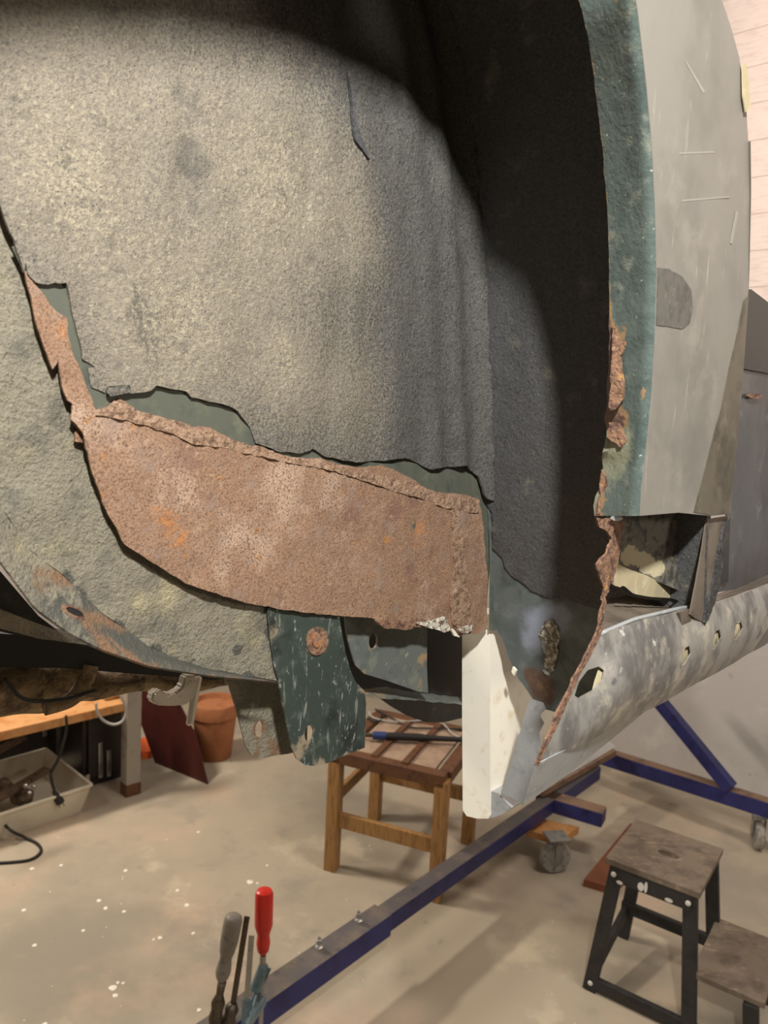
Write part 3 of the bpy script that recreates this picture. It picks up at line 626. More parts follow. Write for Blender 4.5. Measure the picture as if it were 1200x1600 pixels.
P('drilled_hole', *lathe_data(q - A * .0018, -A, [(.0028, -.003), (.003, .0006), (.0022, .0008)], 16), m_rubber_shade, flange)
for (poly, w) in (([(953, 508), (958, 512), (966, 528), (978, 532), (972, 545), (966, 556), (970, 580), (975, 600), (972, 622), (962, 640), (953, 642), (950, 636), (952, 600), (954, 550)], WL + .012), ([(941, 735), (948, 745), (952, 760), (962, 775), (960, 790), (966, 802), (936, 804), (939, 770)], WL + .008), ([(952, 660), (966, 662), (974, 672), (980, 690), (972, 700), (960, 692), (948, 684)], WL + .016)):
    c = sum((hit(x, y, B, w) for x, y in poly), Vector()) / len(poly); s0 = c.dot(A) - .0045
    pts = []
    for x, y in poly:
        p = hit(x, y, A, s0); pts.append((p.dot(B), p.z))
    sheet('rust_scab', pts, (lambda s_: (lambda u, v: C(s_ + .04 * (v - 1.8), u, v)))(s0), A, m_rust2, flange, res=.004, step=.003, jag=.0012, thick=.002, disp=lambda u, v: .002 * noise.noise(Vector((u * 160, v * 160, 3))))
# worn patch and a triangle painted darker for the bent facet's shade at the trailing edge of the skin
WS = W0 + .0006
sheet('worn_patch', sw([(1028, 418), (1045, 420), (1066, 432), (1080, 452), (1083, 480), (1078, 505), (1066, 514), (1044, 510), (1026, 508)], WS), fw(WS), -B, m_patch, wing, res=.01, step=.004, jag=.0006, thick=.0005, label='dark rubbed patch')
sheet('trailing_facet_shade', sw([(1170, 462), (1166, 520), (1160, 600), (1153, 680), (1146, 750), (1141, 802), (1112, 805), (1084, 800), (1098, 745), (1112, 690), (1126, 640), (1138, 580), (1152, 520), (1162, 470)], WS), fw(WS), -B, m_facet_shade, wing, res=.01, step=.005, thick=.0005, label='rear corner of the wing, its facet shade painted darker')
sheet('filler_chip', sw([(1160, 100), (1166, 98), (1172, 140), (1173, 172), (1165, 175), (1161, 150)], WS + .001), fw(WS + .001), -B, m_cream, wing, res=.01, step=.004, jag=.0004, thick=.001)
for l_ in ([(1070, 95), (1072, 95), (1102, 143), (1098, 145)], [(1062, 238), (1116, 236), (1116, 239), (1062, 241)], [(1066, 312), (1140, 306), (1140, 309), (1066, 315)], [(1150, 330), (1154, 331), (1144, 382), (1141, 380)]):
    sheet('scratch', sw(l_, W0 + .0002), fw(W0 + .0002), -B, m_scratch, wing, res=0, step=.01, thick=.0003)
loft('wing_rear_edge', [[C(s, W0, zz) for s, zz in skin_rz[:8]], [C(s + .004, W0 - .004, zz) for s, zz in skin_rz[:8]]], m_skin, wing, .001, -A, 30, True, {'shade': lambda i, j: 0.0})

# --- rusty remnant of the lip below the cut
WQ = W0 - .030
lipr = sheet('rusted_lip_remnant', sw([(932, 808), (942, 811), (975, 808), (974, 822), (970, 850), (966, 880), (958, 905), (948, 932), (942, 938), (944, 918), (936, 898), (934, 882), (944, 868), (951, 858), (956, 842), (948, 830), (938, 824)], WQ), fw(WQ), -B, m_rust2, car, res=.005, step=.003, jag=.0007, thick=.002,
      disp=lambda s, z: .002 * noise.noise(Vector((s * 140, z * 140, 3))), label='ragged brown remnant of the arch lip')
sheet('bright_cut_spot', sw(ellipse(964, 810, 9, 4, 14), WQ + .004), fw(WQ + .004), -B, m_strip, lipr, res=0, step=.003, thick=.001)
# --- sill: outer face, shelf, lower flange, inner box
WSI = W0 - .018
sill_l = [(936, 990), (928, 1010), (916, 1030), (905, 1052), (892, 1084), (880, 1112), (866, 1142), (850, 1172), (838, 1196)]
sill_b = [(900, 1164), (960, 1133), (1012, 1107), (1100, 1060), (1190, 1008), (1290, 950)]
sill_t = [(1290, 872), (1200, 910), (1140, 932), (1100, 945), (1060, 951), (1000, 966)]
top_z = lambda s: 0
sill_poly = sw(sill_l + sill_b + sill_t, WSI)
zs = [p[1] for p in sill_poly]
ts = [(p[0], p[1]) for p in sw([(936, 990), (1000, 966), (1060, 951), (1140, 932), (1290, 872)], WSI)]; bs = [(p[0], p[1]) for p in sw([(838, 1196), (960, 1133), (1012, 1107), (1100, 1060), (1290, 950)], WSI)]
def interp(tab, s): return float(np.interp(s, [t[0] for t in tab], [t[1] for t in tab]))
ls = sorted([(p[1], p[0]) for p in sw(sill_l, WSI)])
def sill_disp(s, z):
    t = (z - interp(bs, s)) / max(.02, interp(ts, s) - interp(bs, s)); t = min(1.1, max(0, t))
    e = min(1, max(0, (s - interp(ls, z)) / .07)); e = e * e * (3 - 2 * e)
    return .016 * e * sin(pi * min(1, t * .85 + .05)) + .0018 * noise.noise(Vector((s * 18, z * 18, 2)))
shole = [[(934, 1041), (938, 1046), (934, 1060), (922, 1078), (906, 1092), (902, 1088), (910, 1066), (922, 1048)]] + [[(x - 2, y - 12), (x + 5, y - 16), (x + 6, y - 4), (x - 3, y + 14), (x - 8, y + 16), (x - 7, y + 4)] for x, y in ((1070, 1024), (1118, 999), (1150, 984))]
shp = [sw(shole[0], WSI + .003)] + [sw(h, WSI + .013) for h in shole[1:]]
sill = sheet('outer_sill', sill_poly, fw(WSI), -B, m_sill, car, res=.012, step=.005, thick=.0012, disp=sill_disp, holes=shp, label='wire brushed grey steel sill with slotted holes')
sheet('inner_sill_layer', sw([(924, 1062), (936, 1030), (1000, 1000), (1180, 960), (1180, 1010), (1010, 1075), (925, 1110), (912, 1100)], WSI - .001), fw(WSI - .001), -B, m_cream, sill, res=.012, step=.006, thick=.001, disp=lambda s_, z_: sill_disp(s_, z_) - .003)
rim = [(946, 934), (948, 940), (944, 960), (942, 986), (934, 1004), (917, 1034), (905, 1058), (891, 1090), (878, 1120), (864, 1148), (850, 1176), (841, 1198), (837, 1196), (846, 1172), (858, 1148), (868, 1120), (882, 1092), (893, 1072), (896, 1060), (903, 1050), (918, 1018), (928, 1000), (936, 980), (939, 955)]
WRM = WSI + .002
sheet('rust_rim', sw(rim, WRM), fw(WRM), -B, m_rust2, sill, res=.005, step=.003, jag=.0013, thick=.002, label='ragged rusty rim of the sill end')
shelf0 = [(950, 936), (985, 928), (1040, 942), (1075, 948), (1130, 925), (1200, 893), (1290, 850)]
shelf1 = [(936, 991), (990, 969), (1060, 951), (1095, 946), (1140, 932), (1200, 910), (1290, 872)]
loft('sill_shelf', [[hit(x, y, B, WSI - .05) for x, y in shelf0], [hit(x, y, B, WSI - .0) for x, y in shelf1]], m_brown, sill, .0012, -Z, 40, True, None, 1, 'brownish upper shelf of the sill')
P('sill_ridge_highlight', *tube_data(resample([hit(x, y, B, WSI - .001) for x, y in [(936, 991), (990, 968), (1060, 951), (1095, 946)]], 20), .0022, 8), m_strip, sill, smooth=True)  # highlight along the ridge, put in as a pale tube
loft('sill_lower_flange', [[hit(x, y, B, WSI + .002) for x, y in [(838, 1195), (900, 1163), (960, 1132), (1012, 1106)]], [hit(x, y, B, WSI - .012) for x, y in [(820, 1257), (890, 1208), (950, 1160), (1012, 1109)]]], m_strip, sill, .0015, -B, 30, True, None, 1, 'bright lower sill flange')
sheet('sill_end_strip', [(p.dot(B), p.z) for p in [hit(x, y, A, .84) for x, y in [(828, 1092), (848, 1098), (852, 1108), (843, 1118), (850, 1130), (842, 1145), (846, 1160), (846, 1185), (838, 1198), (832, 1222), (822, 1250), (818, 1258), (808, 1252), (795, 1244), (783, 1240), (800, 1185), (815, 1135)]]], lambda u, v: C(.84, u, v), A, m_strip, car, res=.012, step=.004, jag=.0004, thick=.0015, label='pale zinc coated end strip of the sill')
# white inner sill: a thick closing box running forward
p0, p1 = hit(723, 990, A, .845), hit(766, 990, A, .845)
zb = [hit(723, 1266, A, .845), hit(729, 1275, A, .845), hit(745, 1279, A, .845), hit(763, 1279, A, .845), hit(775, 1276, A, .845)]
fr = [hit(722, 960, A, .845), hit(722, 1120, A, .845)] + zb[:4] + [hit(766, 1274, A, .845), hit(766, 1120, A, .845), hit(765, 960, A, .845)]
isill = P('inner_sill', *prism_data(fr, A * .2), m_white, car, label='white primed inner sill with a thick square end')
P('inner_sill_toe', *prism_data([hit(x, y, A, .847) for x, y in [(766, 1236), (780, 1240), (793, 1256), (800, 1262), (786, 1272), (766, 1279)]], A * .3), m_strip, isill)
P('inner_sill_chip', *prism_data([hit(x, y, A, .838) for x, y in [(801, 1042), (806, 1048), (803, 1056), (799, 1050)]], A * .004), m_white, isill)
# --- opening under the wing cut: inner panel, cream ledge, post
WN = W0 - .055
s_n = hit(975, 860, B, WN).dot(A)
def tilt(u, v): return C(u, WN + .22 * (u - s_n), v)
def on_tilt(p):
    n = B - A * .22; q0 = C(s_n, WN, 1.7); r = []
    for x, y in p:
        d = ray(x, y); q = CAM + d * ((q0 - CAM).dot(n) / d.dot(n)); r.append((q.dot(A), q.z))
    return r
cf = on_tilt([(980, 866), (1000, 876), (1018, 884), (1032, 893), (1072, 882), (1085, 912)]); 
sheet('speckled_inner_panel', on_tilt([(950, 780), (1112, 780), (1108, 860), (1094, 920), (1078, 930), (1050, 918), (1020, 906), (985, 892), (955, 880)]), tilt, -B, m_inner, car, res=.012, step=.006, thick=.002, attrs={'cream': blob([(cf[k][0], cf[k][1], r, v) for k, r, v in ((0, .014, .9), (1, .013, .9), (2, .012, .9), (3, .010, .8), (4, .007, .6), (5, .010, .6))])}, label='speckled dark inner panel behind the cut')
sheet('cream_ledge', sw([(958, 878), (985, 891), (1020, 905), (1050, 916), (1082, 930), (1078, 944), (1045, 938), (1010, 936), (985, 930), (972, 918), (960, 915)], WN + .012), fw(WN + .012), -B + Z * .5, m_cream, car, res=.012, step=.005, jag=.0004, thick=.003, holes=[sw(ellipse(1040, 914, 6, 3, 14, .3), WN + .012)], label='cream painted ledge with an oval hole')
loft('dark_gap_seal', [[hit(x, y, B, WN + .018) for x, y in [(972, 918), (985, 932), (1015, 937), (1050, 940), (1078, 955)]], [hit(x, y, B, WN + .022) for x, y in [(976, 916), (990, 928), (1018, 933), (1052, 935), (1086, 950)]]], m_rubber_shade, car, .002, -B, 20)
post = sheet('rear_post', sw([(1104, 812), (1140, 806), (1130, 870), (1119, 930), (1108, 968), (1098, 972), (1086, 966), (1078, 960), (1088, 910), (1097, 860)], W0 - .006), fw(W0 - .006), -B, m_brown, car, res=.012, step=.006, jag=.0003, thick=.0015, label='brownish steel post beside the opening')
sheet('seam_sealer', sw([(1132, 825), (1139, 812), (1134, 860), (1126, 905), (1118, 940), (1108, 968), (1101, 972), (1106, 945), (1117, 905), (1124, 862)], W0 - .003), fw(W0 - .003), -B, m_sealer, post, res=.005, step=.003, jag=.001, thick=.003, disp=lambda s, z: .0015 * noise.noise(Vector((s * 180, z * 180, 3))), label='black lumpy seam sealer')
P('post_foot', *prism_data([hit(x, y, B, W0 - .008) for x, y in [(1062, 958), (1078, 952), (1082, 985), (1076, 992), (1068, 990)]], -B * .003), m_brown, post)
door = sheet('door_panel', sw([(1140, 560), (1162, 560), (1290, 555), (1290, 900), (1200, 912), (1120, 925), (1135, 830), (1140, 700)], W0 - .05), fw(W0 - .05), -B, m_door, car, res=.03, step=.01, thick=.002, disp=lambda s, z: .004 * noise.noise(Vector((s * 12, z * 9, 2))), label='dark bare steel door panel behind the wing')
sheet('upper_door_paint', sw([(1140, 452), (1174, 452), (1200, 472), (1290, 540), (1290, 600), (1140, 572)], W0 - .046), fw(W0 - .046), -B, m_darkpaint, door, res=.03, step=.01, thick=.003)
sheet('rust_spot', sw(ellipse(1180, 619, 11, 4, 14), W0 - .044), fw(W0 - .044), -B, m_rust2, door, res=0, step=.003, jag=.0006, thick=.003)
sheet('dark_door_gap', sw([(1128, 815), (1141, 810), (1138, 910), (1120, 912)], W0 - .044), fw(W0 - .044), -B, m_darkpaint, door, res=0, step=.01, thick=.003)

# ================================================================== dolly frame on casters
RA_, RB_ = flo(352, 1594, .22), flo(930, 1196, .22)
dirR = (RB_ - RA_).normalized(); sideR = dirR.cross(Z).normalized()
frame = empty('dolly_frame', (RA_ + RB_) / 2 - Z * .22, 'blue steel dolly frame on casters carrying the raised car', 'frame')
NEAR = RA_ - dirR * .25
def tubebar(name, p, q, wd, ht, parent, mat=m_blue, top=None, label=None):
    o = P(name, *bar_data(p, q, wd, ht), mat, parent, label=label)
    if top: P('dusty_top', *bar_data(p + Z * (ht / 2 + .0012), q + Z * (ht / 2 + .0012), wd * .96, .0024, Z, .0008), top, o)
    return o
OFF = sideR * .0
tubebar('long_rail', NEAR - Z * .03, RB_ - Z * .03, .06, .06, frame, m_blue, m_bluetop)
SP = flo(598, 1424, .22)
spl = RA_ + dirR * ((SP - RA_).dot(dirR))
sl = tubebar('rail_sleeve', NEAR - Z * .03, spl - Z * .03, .076, .072, frame, m_blue, m_bluetop)
for x, y in ((495, 1478), (559, 1438)):
    c = flo(x, y, .235); k = (c - RA_).dot(dirR); c = RA_ + dirR * k + Z * .008 - sideR * .012
    P('clamp_bolt', *join(lathe_data(c, Z, [(.006, -.01), (.006, .036), (.004, .040)], 12), lathe_data(c + Z * .0, Z, [(.013, 0), (.013, .010), (.010, .012)], 6), lathe_data(c + Z * .012, Z, [(.010, .008), (.011, .013), (.008, .020)], 12)), m_shiny, frame)
# short cross stub, far foot beam, upright, diagonal brace
c1 = flo(868, 1252, .2); c1 = RA_ + dirR * ((c1 - RA_).dot(dirR)) - Z * .03
E1 = flo(940, 1276, .19)
cross = (E1 - c1); cross.z = 0; cross.normalize()
tubebar('stub_beam', c1 - cross * .06, c1 + cross * ((E1 - c1).length + .01), .075, .06, frame, m_blue, m_rusttop)
SB = 3.5
fa, fb = hit(930, 1200, A, SB), hit(1300, 1282, A, SB)
zmid = .185
fa = Vector((fa.x, fa.y, .165)); fb = Vector((fb.x, fb.y, .215))
tubebar('foot_beam', fa, fb, .06, .07, frame, m_blue, m_rusttop)
up0 = hit(937, 1190, A, SB - .02)
tubebar('upright', Vector((up0.x, up0.y, .15)), Vector((up0.x, up0.y, 1.36)), .07, .07, frame)
P('spit_arm', *bar_data(Vector((up0.x, up0.y, 1.34)), Vector((up0.x, up0.y, 1.34)) - A * 1.9 - B * 0.0, .05, .05), m_blue, frame)
b0, b1 = hit(1142, 1232, A, SB - .01), hit(985, 1040, A, SB - .01)
br = tubebar('diagonal_brace', b0, b1, .055, .055, frame)
def caster(c, top, rad, wd, d, name='caster', swivel=None):
    d = Vector(d).normalized(); sd = d.cross(Z).normalized()
    cp = P(name, *box_data(Vector((c.x, c.y, top)) - Z * .004, d * .045, sd * .04, Z * .004, .002), m_steel, frame)
    ax_ = Vector((c.x, c.y, rad))
    P('wheel', *lathe_data(ax_ - sd * wd / 2, sd, [(rad * .30, 0), (rad * .9, .001), (rad, wd * .22), (rad, wd * .78), (rad * .9, wd - .001), (rad * .3, wd)], 28), m_tyre, cp, smooth=True, sharp=40)
    P('hub', *lathe_data(ax_ - sd * (wd / 2 + .004), sd, [(rad * .2, 0), (rad * .45, .002), (rad * .55, .004), (rad * .5, wd + .004), (rad * .2, wd + .008)], 20), m_steel, cp, smooth=True, sharp=40)
    off = d * .03
    for k in (-1, 1):
        P('fork_arm', *prism_data([ax_ + sd * k * (wd / 2 + .006) + d * .008 - Z * .008, ax_ + sd * k * (wd / 2 + .006) - d * .008 - Z * .012, Vector((c.x, c.y, top - .012)) + sd * k * (wd / 2 + .006) - d * .024 + off * .4, Vector((c.x, c.y, top - .012)) + sd * k * (wd / 2 + .006) + d * .016 + off * .4], sd * k * .003), m_steel, cp)
    P('swivel', *lathe_data(Vector((c.x, c.y, top - .028)), Z, [(.03, 0), (.034, .008), (.03, .02)], 18), m_steel, cp, smooth=True, sharp=40)
    return cp
k1 = flo(865, 1362, 0)
caster(k1, .158, .066, .036, Vector((1, .22, 0)))
k2 = flo(1182, 1325, 0)
caster(k2, .17, .062, .036, Vector((.2, 1, 0)))
wb = [flo(x, y, .13) for x, y in ((822, 1296), (876, 1312), (905, 1292), (850, 1280))]
P('wooden_shim', *prism_data(wb, -Z * .03), m_bench, frame, label='pale wooden shim block above the near caster')
P('top_pad', *bar_data(flo(835, 1235, .245), flo(950, 1172, .245), .09, .03), m_rusttop, frame, label='brown packing on top of the rail end')
# tool rack welded to the near end of the rail
def onrail(x, y, z): return flo(x, y, z)
rk = onrail(408, 1560, .26)
rack = P('tool_rack', *join(bar_data(onrail(384, 1606, .245), onrail(414, 1562, .245), .010, .03), bar_data(onrail(384, 1612, .27), onrail(408, 1530, .27), .006, .01)), m_teal, frame)

# tools standing in the rack: real upright things at the rack
def up_at(x, y, zb): return flo(x, y, zb)
def px_at(x, y, ref):
    """point seen at (x, y) on the upright plane through ref"""
    n = Vector((ref.x, ref.y, 0)).normalized(); d = ray(x, y); t = ref.dot(n) / d.dot(n) if abs(d.dot(n)) > 1e-6 else 1
    return CAM + d * t
def px_plane(x, y, ref, n):
    d = ray(x, y); return CAM + d * ((ref - CAM).dot(n) / d.dot(n))
def tool_line(ref, a, b): return px_at(*a, ref), px_at(*b, ref)
ref1 = onrail(408, 1560, .25)
def along(p, q, prof, seg=20): 
    d = (q - p).normalized(); L = (q - p).length; return lathe_data(p, d, [(r, h * L) for r, h in prof], seg)
p, q = tool_line(ref1, (411, 1491), (413, 1390)); u = (p - CAM).dot(FW) / F
sd_ = empty('screwdriver', p - Z * .12, 'red handled screwdriver standing upright in the tool rack', 'screwdriver')
V, Fc = along(p, q, [(.5 * 8 * u, 0), (9 * u, .06), (11 * u, .18), (10 * u, .26), (9.5 * u, .31), (12.5 * u, .40), (13.5 * u, .46), (13.5 * u, .93), (12 * u, .98), (8 * u, 1.0)], 24)
# flutes on the grip
dd = (q - p).normalized(); L = (q - p).length; W_ = []
for v in V:
    h = (v - p).dot(dd) / L; c = p + dd * h * L; r = v - c
    if .42 < h < .97 and r.length > 0:
        a = math.atan2(r.dot(dd.cross(Z.cross(dd).normalized() if dd.cross(Z).length > .01 else R0)), r.dot(R0)); r = r * (1 + .05 * cos(8 * a))
    W_.append(c + r)
P('handle', W_, Fc, m_red, sd_, smooth=True, sharp=35, label='red plastic handle')
P('blade', *along(*tool_line(ref1, (406, 1600), (411, 1492)), [(5 * u, 0), (5 * u, 1)], 12), m_steel, sd_, smooth=True, sharp=40)
ref2 = onrail(365, 1590, .25)
p, q = tool_line(ref2, (346, 1532), (366, 1430)); u = (p - CAM).dot(FW) / F
s2 = empty('screwdriver', p - Z * .12, 'old screwdriver with a worn grey handle, left of the red one', 'screwdriver')
P('handle', *along(p, q, [(6 * u, 0), (10 * u, .06), (12 * u, .14), (11 * u, .24), (9 * u, .34), (12 * u, .46), (14 * u, .60), (14.5 * u, .9), (13 * u, .97), (9 * u, 1)], 20), m_greyhandle, s2, smooth=True, sharp=40, label='worn grey handle')
V, Fc = along(*tool_line(ref2, (332, 1615), (347, 1534)), [(10 * u, 0), (8 * u, .2), (11 * u, .32), (9 * u, .45), (11 * u, .6), (6 * u, .75), (7 * u, 1)], 14)
P('shank', V, Fc, m_oldsteel, s2, smooth=True)
ref3 = onrail(378, 1585, .25)
fl_ = empty('file', onrail(372, 1600, .25), 'flat dark steel file standing between the two screwdrivers', 'file')
p, q = tool_line(ref3, (364, 1570), (386, 1432)); P('file_blade', *bar_data(p, q, 9 * u, .004, FW, .001), m_oldsteel, fl_)
p, q = tool_line(ref3, (352, 1610), (365, 1568)); P('tang_grip', *along(p, q, [(9 * u, 0), (12 * u, .3), (9 * u, .6), (11 * u, .8), (6 * u, 1)], 12), m_oldsteel, fl_, smooth=True)
ref4 = onrail(390, 1585, .25)
ch = empty('scraper', onrail(388, 1600, .25), 'bright narrow metal scraper blade standing in the teal holder', 'scraper')
p, q = tool_line(ref4, (383, 1600), (393, 1462)); P('blade', *bar_data(p, q, 9 * u, .003, FW, .0008), m_steel, ch)
p, q = tool_line(ref4, (384, 1600), (387, 1560)); P('clip', *bar_data(p, q, 14 * u, .008, FW, .001), m_teal, ch)
p, q = tool_line(ref1, (388, 1585), (420, 1512)); P('rack_strut', *bar_data(p, q, 9 * u, .005, FW, .001), m_teal, rack)
p, q = tool_line(ref1, (400, 1545), (412, 1508)); P('rack_socket', *along(p, q, [(10 * u, 0), (9 * u, .6), (8 * u, 1)], 12), m_teal, rack)

# ================================================================== step stool
ST = .46
c0, c3 = flo(946, 1340, ST), flo(1094, 1396, ST); c1_ = flo(1010, 1291, ST); c2 = flo(1146, 1326, ST)
xs_ = (c3 - c0).normalized(); ys_ = Z.cross(xs_).normalized(); wx = (c3 - c0).length; wy = .5 * ((c1_ - c0).dot(ys_) + (c2 - c3).dot(ys_))
stool = empty('step_stool', Vector((c0.x, c0.y, 0)) + xs_ * wx / 2 + ys_ * wy / 2, 'black wooden step stool with worn grey top and lower step', 'stool')
def S(x, y, z): return Vector((c0.x, c0.y, 0)) + xs_ * x + ys_ * y + Z * z
def S2(p): return S(*p)
slot = ellipse(wx / 2 + .01, wy / 2 - .0, .034, .018, 16)
topo = sheet('top_board', [(0, 0), (wx, 0), (wx, wy), (0, wy)], lambda x, y: S(x, y, ST), -Z, m_worn, stool, res=0, step=.03, thick=.018, holes=[slot], smooth=False, label='worn grey top board with a hand slot')
lw = .042; sp = .045
def leg(x0, y0, x1, y1): return P('leg', *bar_data(S(x1, y1, .0), S(x0, y0, ST - .018), lw, .022, ys_, .002), m_black, stool)
leg(.035, .02, -.012, .0, ); leg(wx - .03, .02, wx + .012, .0)
leg(.035, wy - .02, -.012, wy + .02); leg(wx - .03, wy - .02, wx + .012, wy + .02)
P('front_apron', *bar_data(S(.02, .014, ST - .045), S(wx - .02, .014, ST - .045), .018, .052, Z, .002), m_black, stool)
P('rear_apron', *bar_data(S(.02, wy - .014, ST - .045), S(wx - .02, wy - .014, ST - .045), .018, .052, Z, .002), m_black, stool)
P('front_rail', *bar_data(S(-.02, -.0, .03), S(wx + .17, -.0, .03), .02, .04, Z, .002), m_black, stool)
P('rear_rail', *bar_data(S(-.02, wy, .13), S(wx + .17, wy, .13), .02, .04, Z, .002), m_black, stool)
P('side_rail', *bar_data(S(-.005, 0, .06), S(-.005, wy + .01, .12), .02, .04, Z, .002), m_black, stool)
P('step_board', *box_data(S(wx + .10, wy / 2 + .01, .20), xs_ * .10, ys_ * (wy / 2 + .01), Z * .009, .002), m_worn, stool, label='worn lower step')
P('step_leg', *bar_data(S(wx + .185, .0, 0), S(wx + .165, .0, .19), lw, .022, ys_, .002), m_black, stool)
P('step_leg', *bar_data(S(wx + .185, wy, 0), S(wx + .165, wy, .19), lw, .022, ys_, .002), m_black, stool)
for (x, y, zz) in ((.03, -.001, ST - .045), (wx - .03, -.001, ST - .045), (-.008, -.012, .03)):
    P('screw_cap', *lathe_data(S(x, y + .004, zz), -ys_, [(.008, 0), (.008, .004), (.005, .006)], 14), m_paintspot, stool)
for (x, zz, rx, rz) in ((.115, ST - .052, .010, .014), (.13, ST - .048, .005, .018), (.20, ST - .06, .012, .006), (.05, ST - .065, .010, .006)):
    P('paint_splash', *prism_data([S(x + a, .0035, zz + b) for a, b in ellipse(0, 0, rx, rz, 10)], -ys_ * .0012), m_paintspot, stool)
bb = [flo(x, y, .03) for x, y in ((912, 1374), (960, 1388), (1040, 1304), (985, 1286))]
thing1('hardboard', *prism_data(bb, -Z * .03), m_brownboard, 'brown hardboard panel lying on the floor behind the step stool', 'board')

# ================================================================== wooden stool with slatted seat, torch lying on it
HS = .478
fl0, fl1 = flo(518, 1357, 0), flo(680, 1405, 0)
wxs = (fl1 - fl0).normalized(); wys = Z.cross(wxs).normalized(); Wd = (fl1 - fl0).length
wst = empty('wooden_stool', fl0 + wxs * Wd / 2 + wys * .2, 'square wooden stool with a dusty seat standing under the car', 'stool')
def T(x, y, z): return fl0 + wxs * x + wys * y + Z * z
DP = .44
for (x, y) in ((0, 0), (Wd, 0), (0, DP), (Wd, DP)): P('leg', *bar_data(T(x, y, 0), T(x, y, HS), .05, .05, wys, .003), m_wood, wst)
P('front_apron', *bar_data(T(-.02, 0, HS), T(Wd + .012, 0, HS), .05, .05), m_wood_dark, wst)
P('rear_apron', *bar_data(T(-.02, DP, HS), T(Wd + .012, DP, HS), .05, .05), m_wood_dark, wst)
P('side_apron', *bar_data(T(-.0, .025, HS), T(0, DP - .02, HS), .05, .048), m_wood_dark, wst)
P('side_apron', *bar_data(T(Wd, .025, HS), T(Wd, DP - .02, HS), .05, .048), m_wood_dark, wst)
P('stretcher', *bar_data(T(.02, 0, .215), T(Wd - .02, 0, .215), .022, .06), m_wood, wst)
P('stretcher', *bar_data(T(.02, DP, .215), T(Wd - .02, DP, .215), .022, .06), m_wood, wst)
P('side_stretcher', *bar_data(T(0, .02, .30), T(0, DP - .02, .30), .022, .05), m_wood, wst)
for k in range(3):
    x0 = .03 + k * (Wd - .06) / 3; x1 = .03 + (k + 1) * (Wd - .06) / 3
    P('seat_board', *box_data(T((x0 + x1) / 2, DP / 2, HS + .012), wxs * ((x1 - x0) / 2 - .012), wys * (DP / 2 - .01), Z * .008, .002), m_seat, wst)
for k in (1, 2):
    x = .03 + k * (Wd - .06) / 3; P('seat_slat', *box_data(T(x, DP / 2, HS + .016), wxs * .013, wys * (DP / 2), Z * .016, .002), m_wood_dark, wst)
tz = HS + .045
ta, tb = flo(582, 1149, tz), flo(770, 1158, tz)
tdir = (tb - ta).normalized(); rt = .017
torch = empty('torch_handle', ta - Z * rt, 'long black welding torch handle with a blue end lying on the wooden stool', 'torch')
P('grip', *lathe_data(ta, tdir, [(.012, 0), (.0165, .004), (.017, .05), (.0155, .055)], 18), m_bluegrip, torch, smooth=True, sharp=40, label='blue grip end')
P('body', *lathe_data(ta + tdir * .055, tdir, [(.013, 0), (.0155, .01), (.016, .14), (.012, .17), (.010, .30), (.008, .42)], 18), m_rubber_shade, torch, smooth=True, sharp=40)
P('nozzle', *lathe_data(ta + tdir * .002, -tdir, [(.008, 0), (.008, .03), (.006, .034)], 14), m_oldsteel, torch, smooth=True, sharp=40)
z2 = HS + .027
thing1('cable', *tube_data(spline([flo(x, y, z2 + .003) for x, y in ((576, 1112), (585, 1122), (620, 1128), (660, 1126), (690, 1130), (706, 1145), (730, 1160))], 6), .004, 8), m_cable, 'thin grey cable trailing over the wooden stool seat', 'cable', smooth=True)
thing1('cable', *tube_data(spline([flo(x, y, z2 + .003) for x, y in ((575, 1122), (590, 1128), (600, 1118), (586, 1108), (612, 1122), (640, 1136), (676, 1138), (740, 1140))], 6), .004, 8), m_rubber_shade, 'thin black wire bent in a zigzag on the wooden stool seat', 'cable', smooth=True)

# ================================================================== left side: bench, tub and the things under it
bh = .45
ba, bb_, = flo(-140, 1176, bh), flo(222, 1092, bh)
bdir = (bb_ - ba); bdir.z = 0; bdir.normalize(); bnorm = Z.cross(bdir).normalized()
if bnorm.dot(B) > 0: bnorm = -bnorm
bench = empty('workbench', flo(205, 1240, 0), 'low pine workbench with a grey post at the left wall', 'workbench')
P('bench_top', *box_data((ba + bb_) / 2 + bnorm * .22 - Z * .02, bdir * (bb_ - ba).length / 2, bnorm * .22, Z * .02, .003), m_bench, bench)
pp = flo(207, 1242, 0) + bnorm * .02
P('post', *box_data(pp + Z * .36, bdir * .035, bnorm * .03, Z * .36, .003), m_greypost, bench)
P('post', *box_data(pp - bdir * 1.0 + bnorm * .05 + Z * .2, bdir * .03, bnorm * .03, Z * .2, .003), m_greypost, bench)
P('post_foot', *box_data(pp + Z * .03, bdir * .037, bnorm * .032, Z * .03, .003), m_wood_dark, bench)
# block of offcut wood on the bench
thing1('wood_offcut', *box_data(flo(198, 1092, bh) + bnorm * .08 + Z * .022, bdir * .09, bnorm * .05, Z * .02, .003), m_bench, 'short pine offcut lying on the bench beside the cable loop', 'wood')
# grey cable loop hanging at the edge of the bench
lp = px_at
rf_ = ba + (bb_ - ba) * .75 - bnorm * .02
thing1('cable', *tube_data(spline([px_at(x, y, rf_) for x, y in ((150, 1098), (152, 1112), (162, 1126), (178, 1132), (192, 1126), (197, 1110), (192, 1094), (184, 1083), (176, 1078))], 6), .006, 8), m_cable, 'loop of grey cable hanging off the bench edge', 'cable', smooth=True)
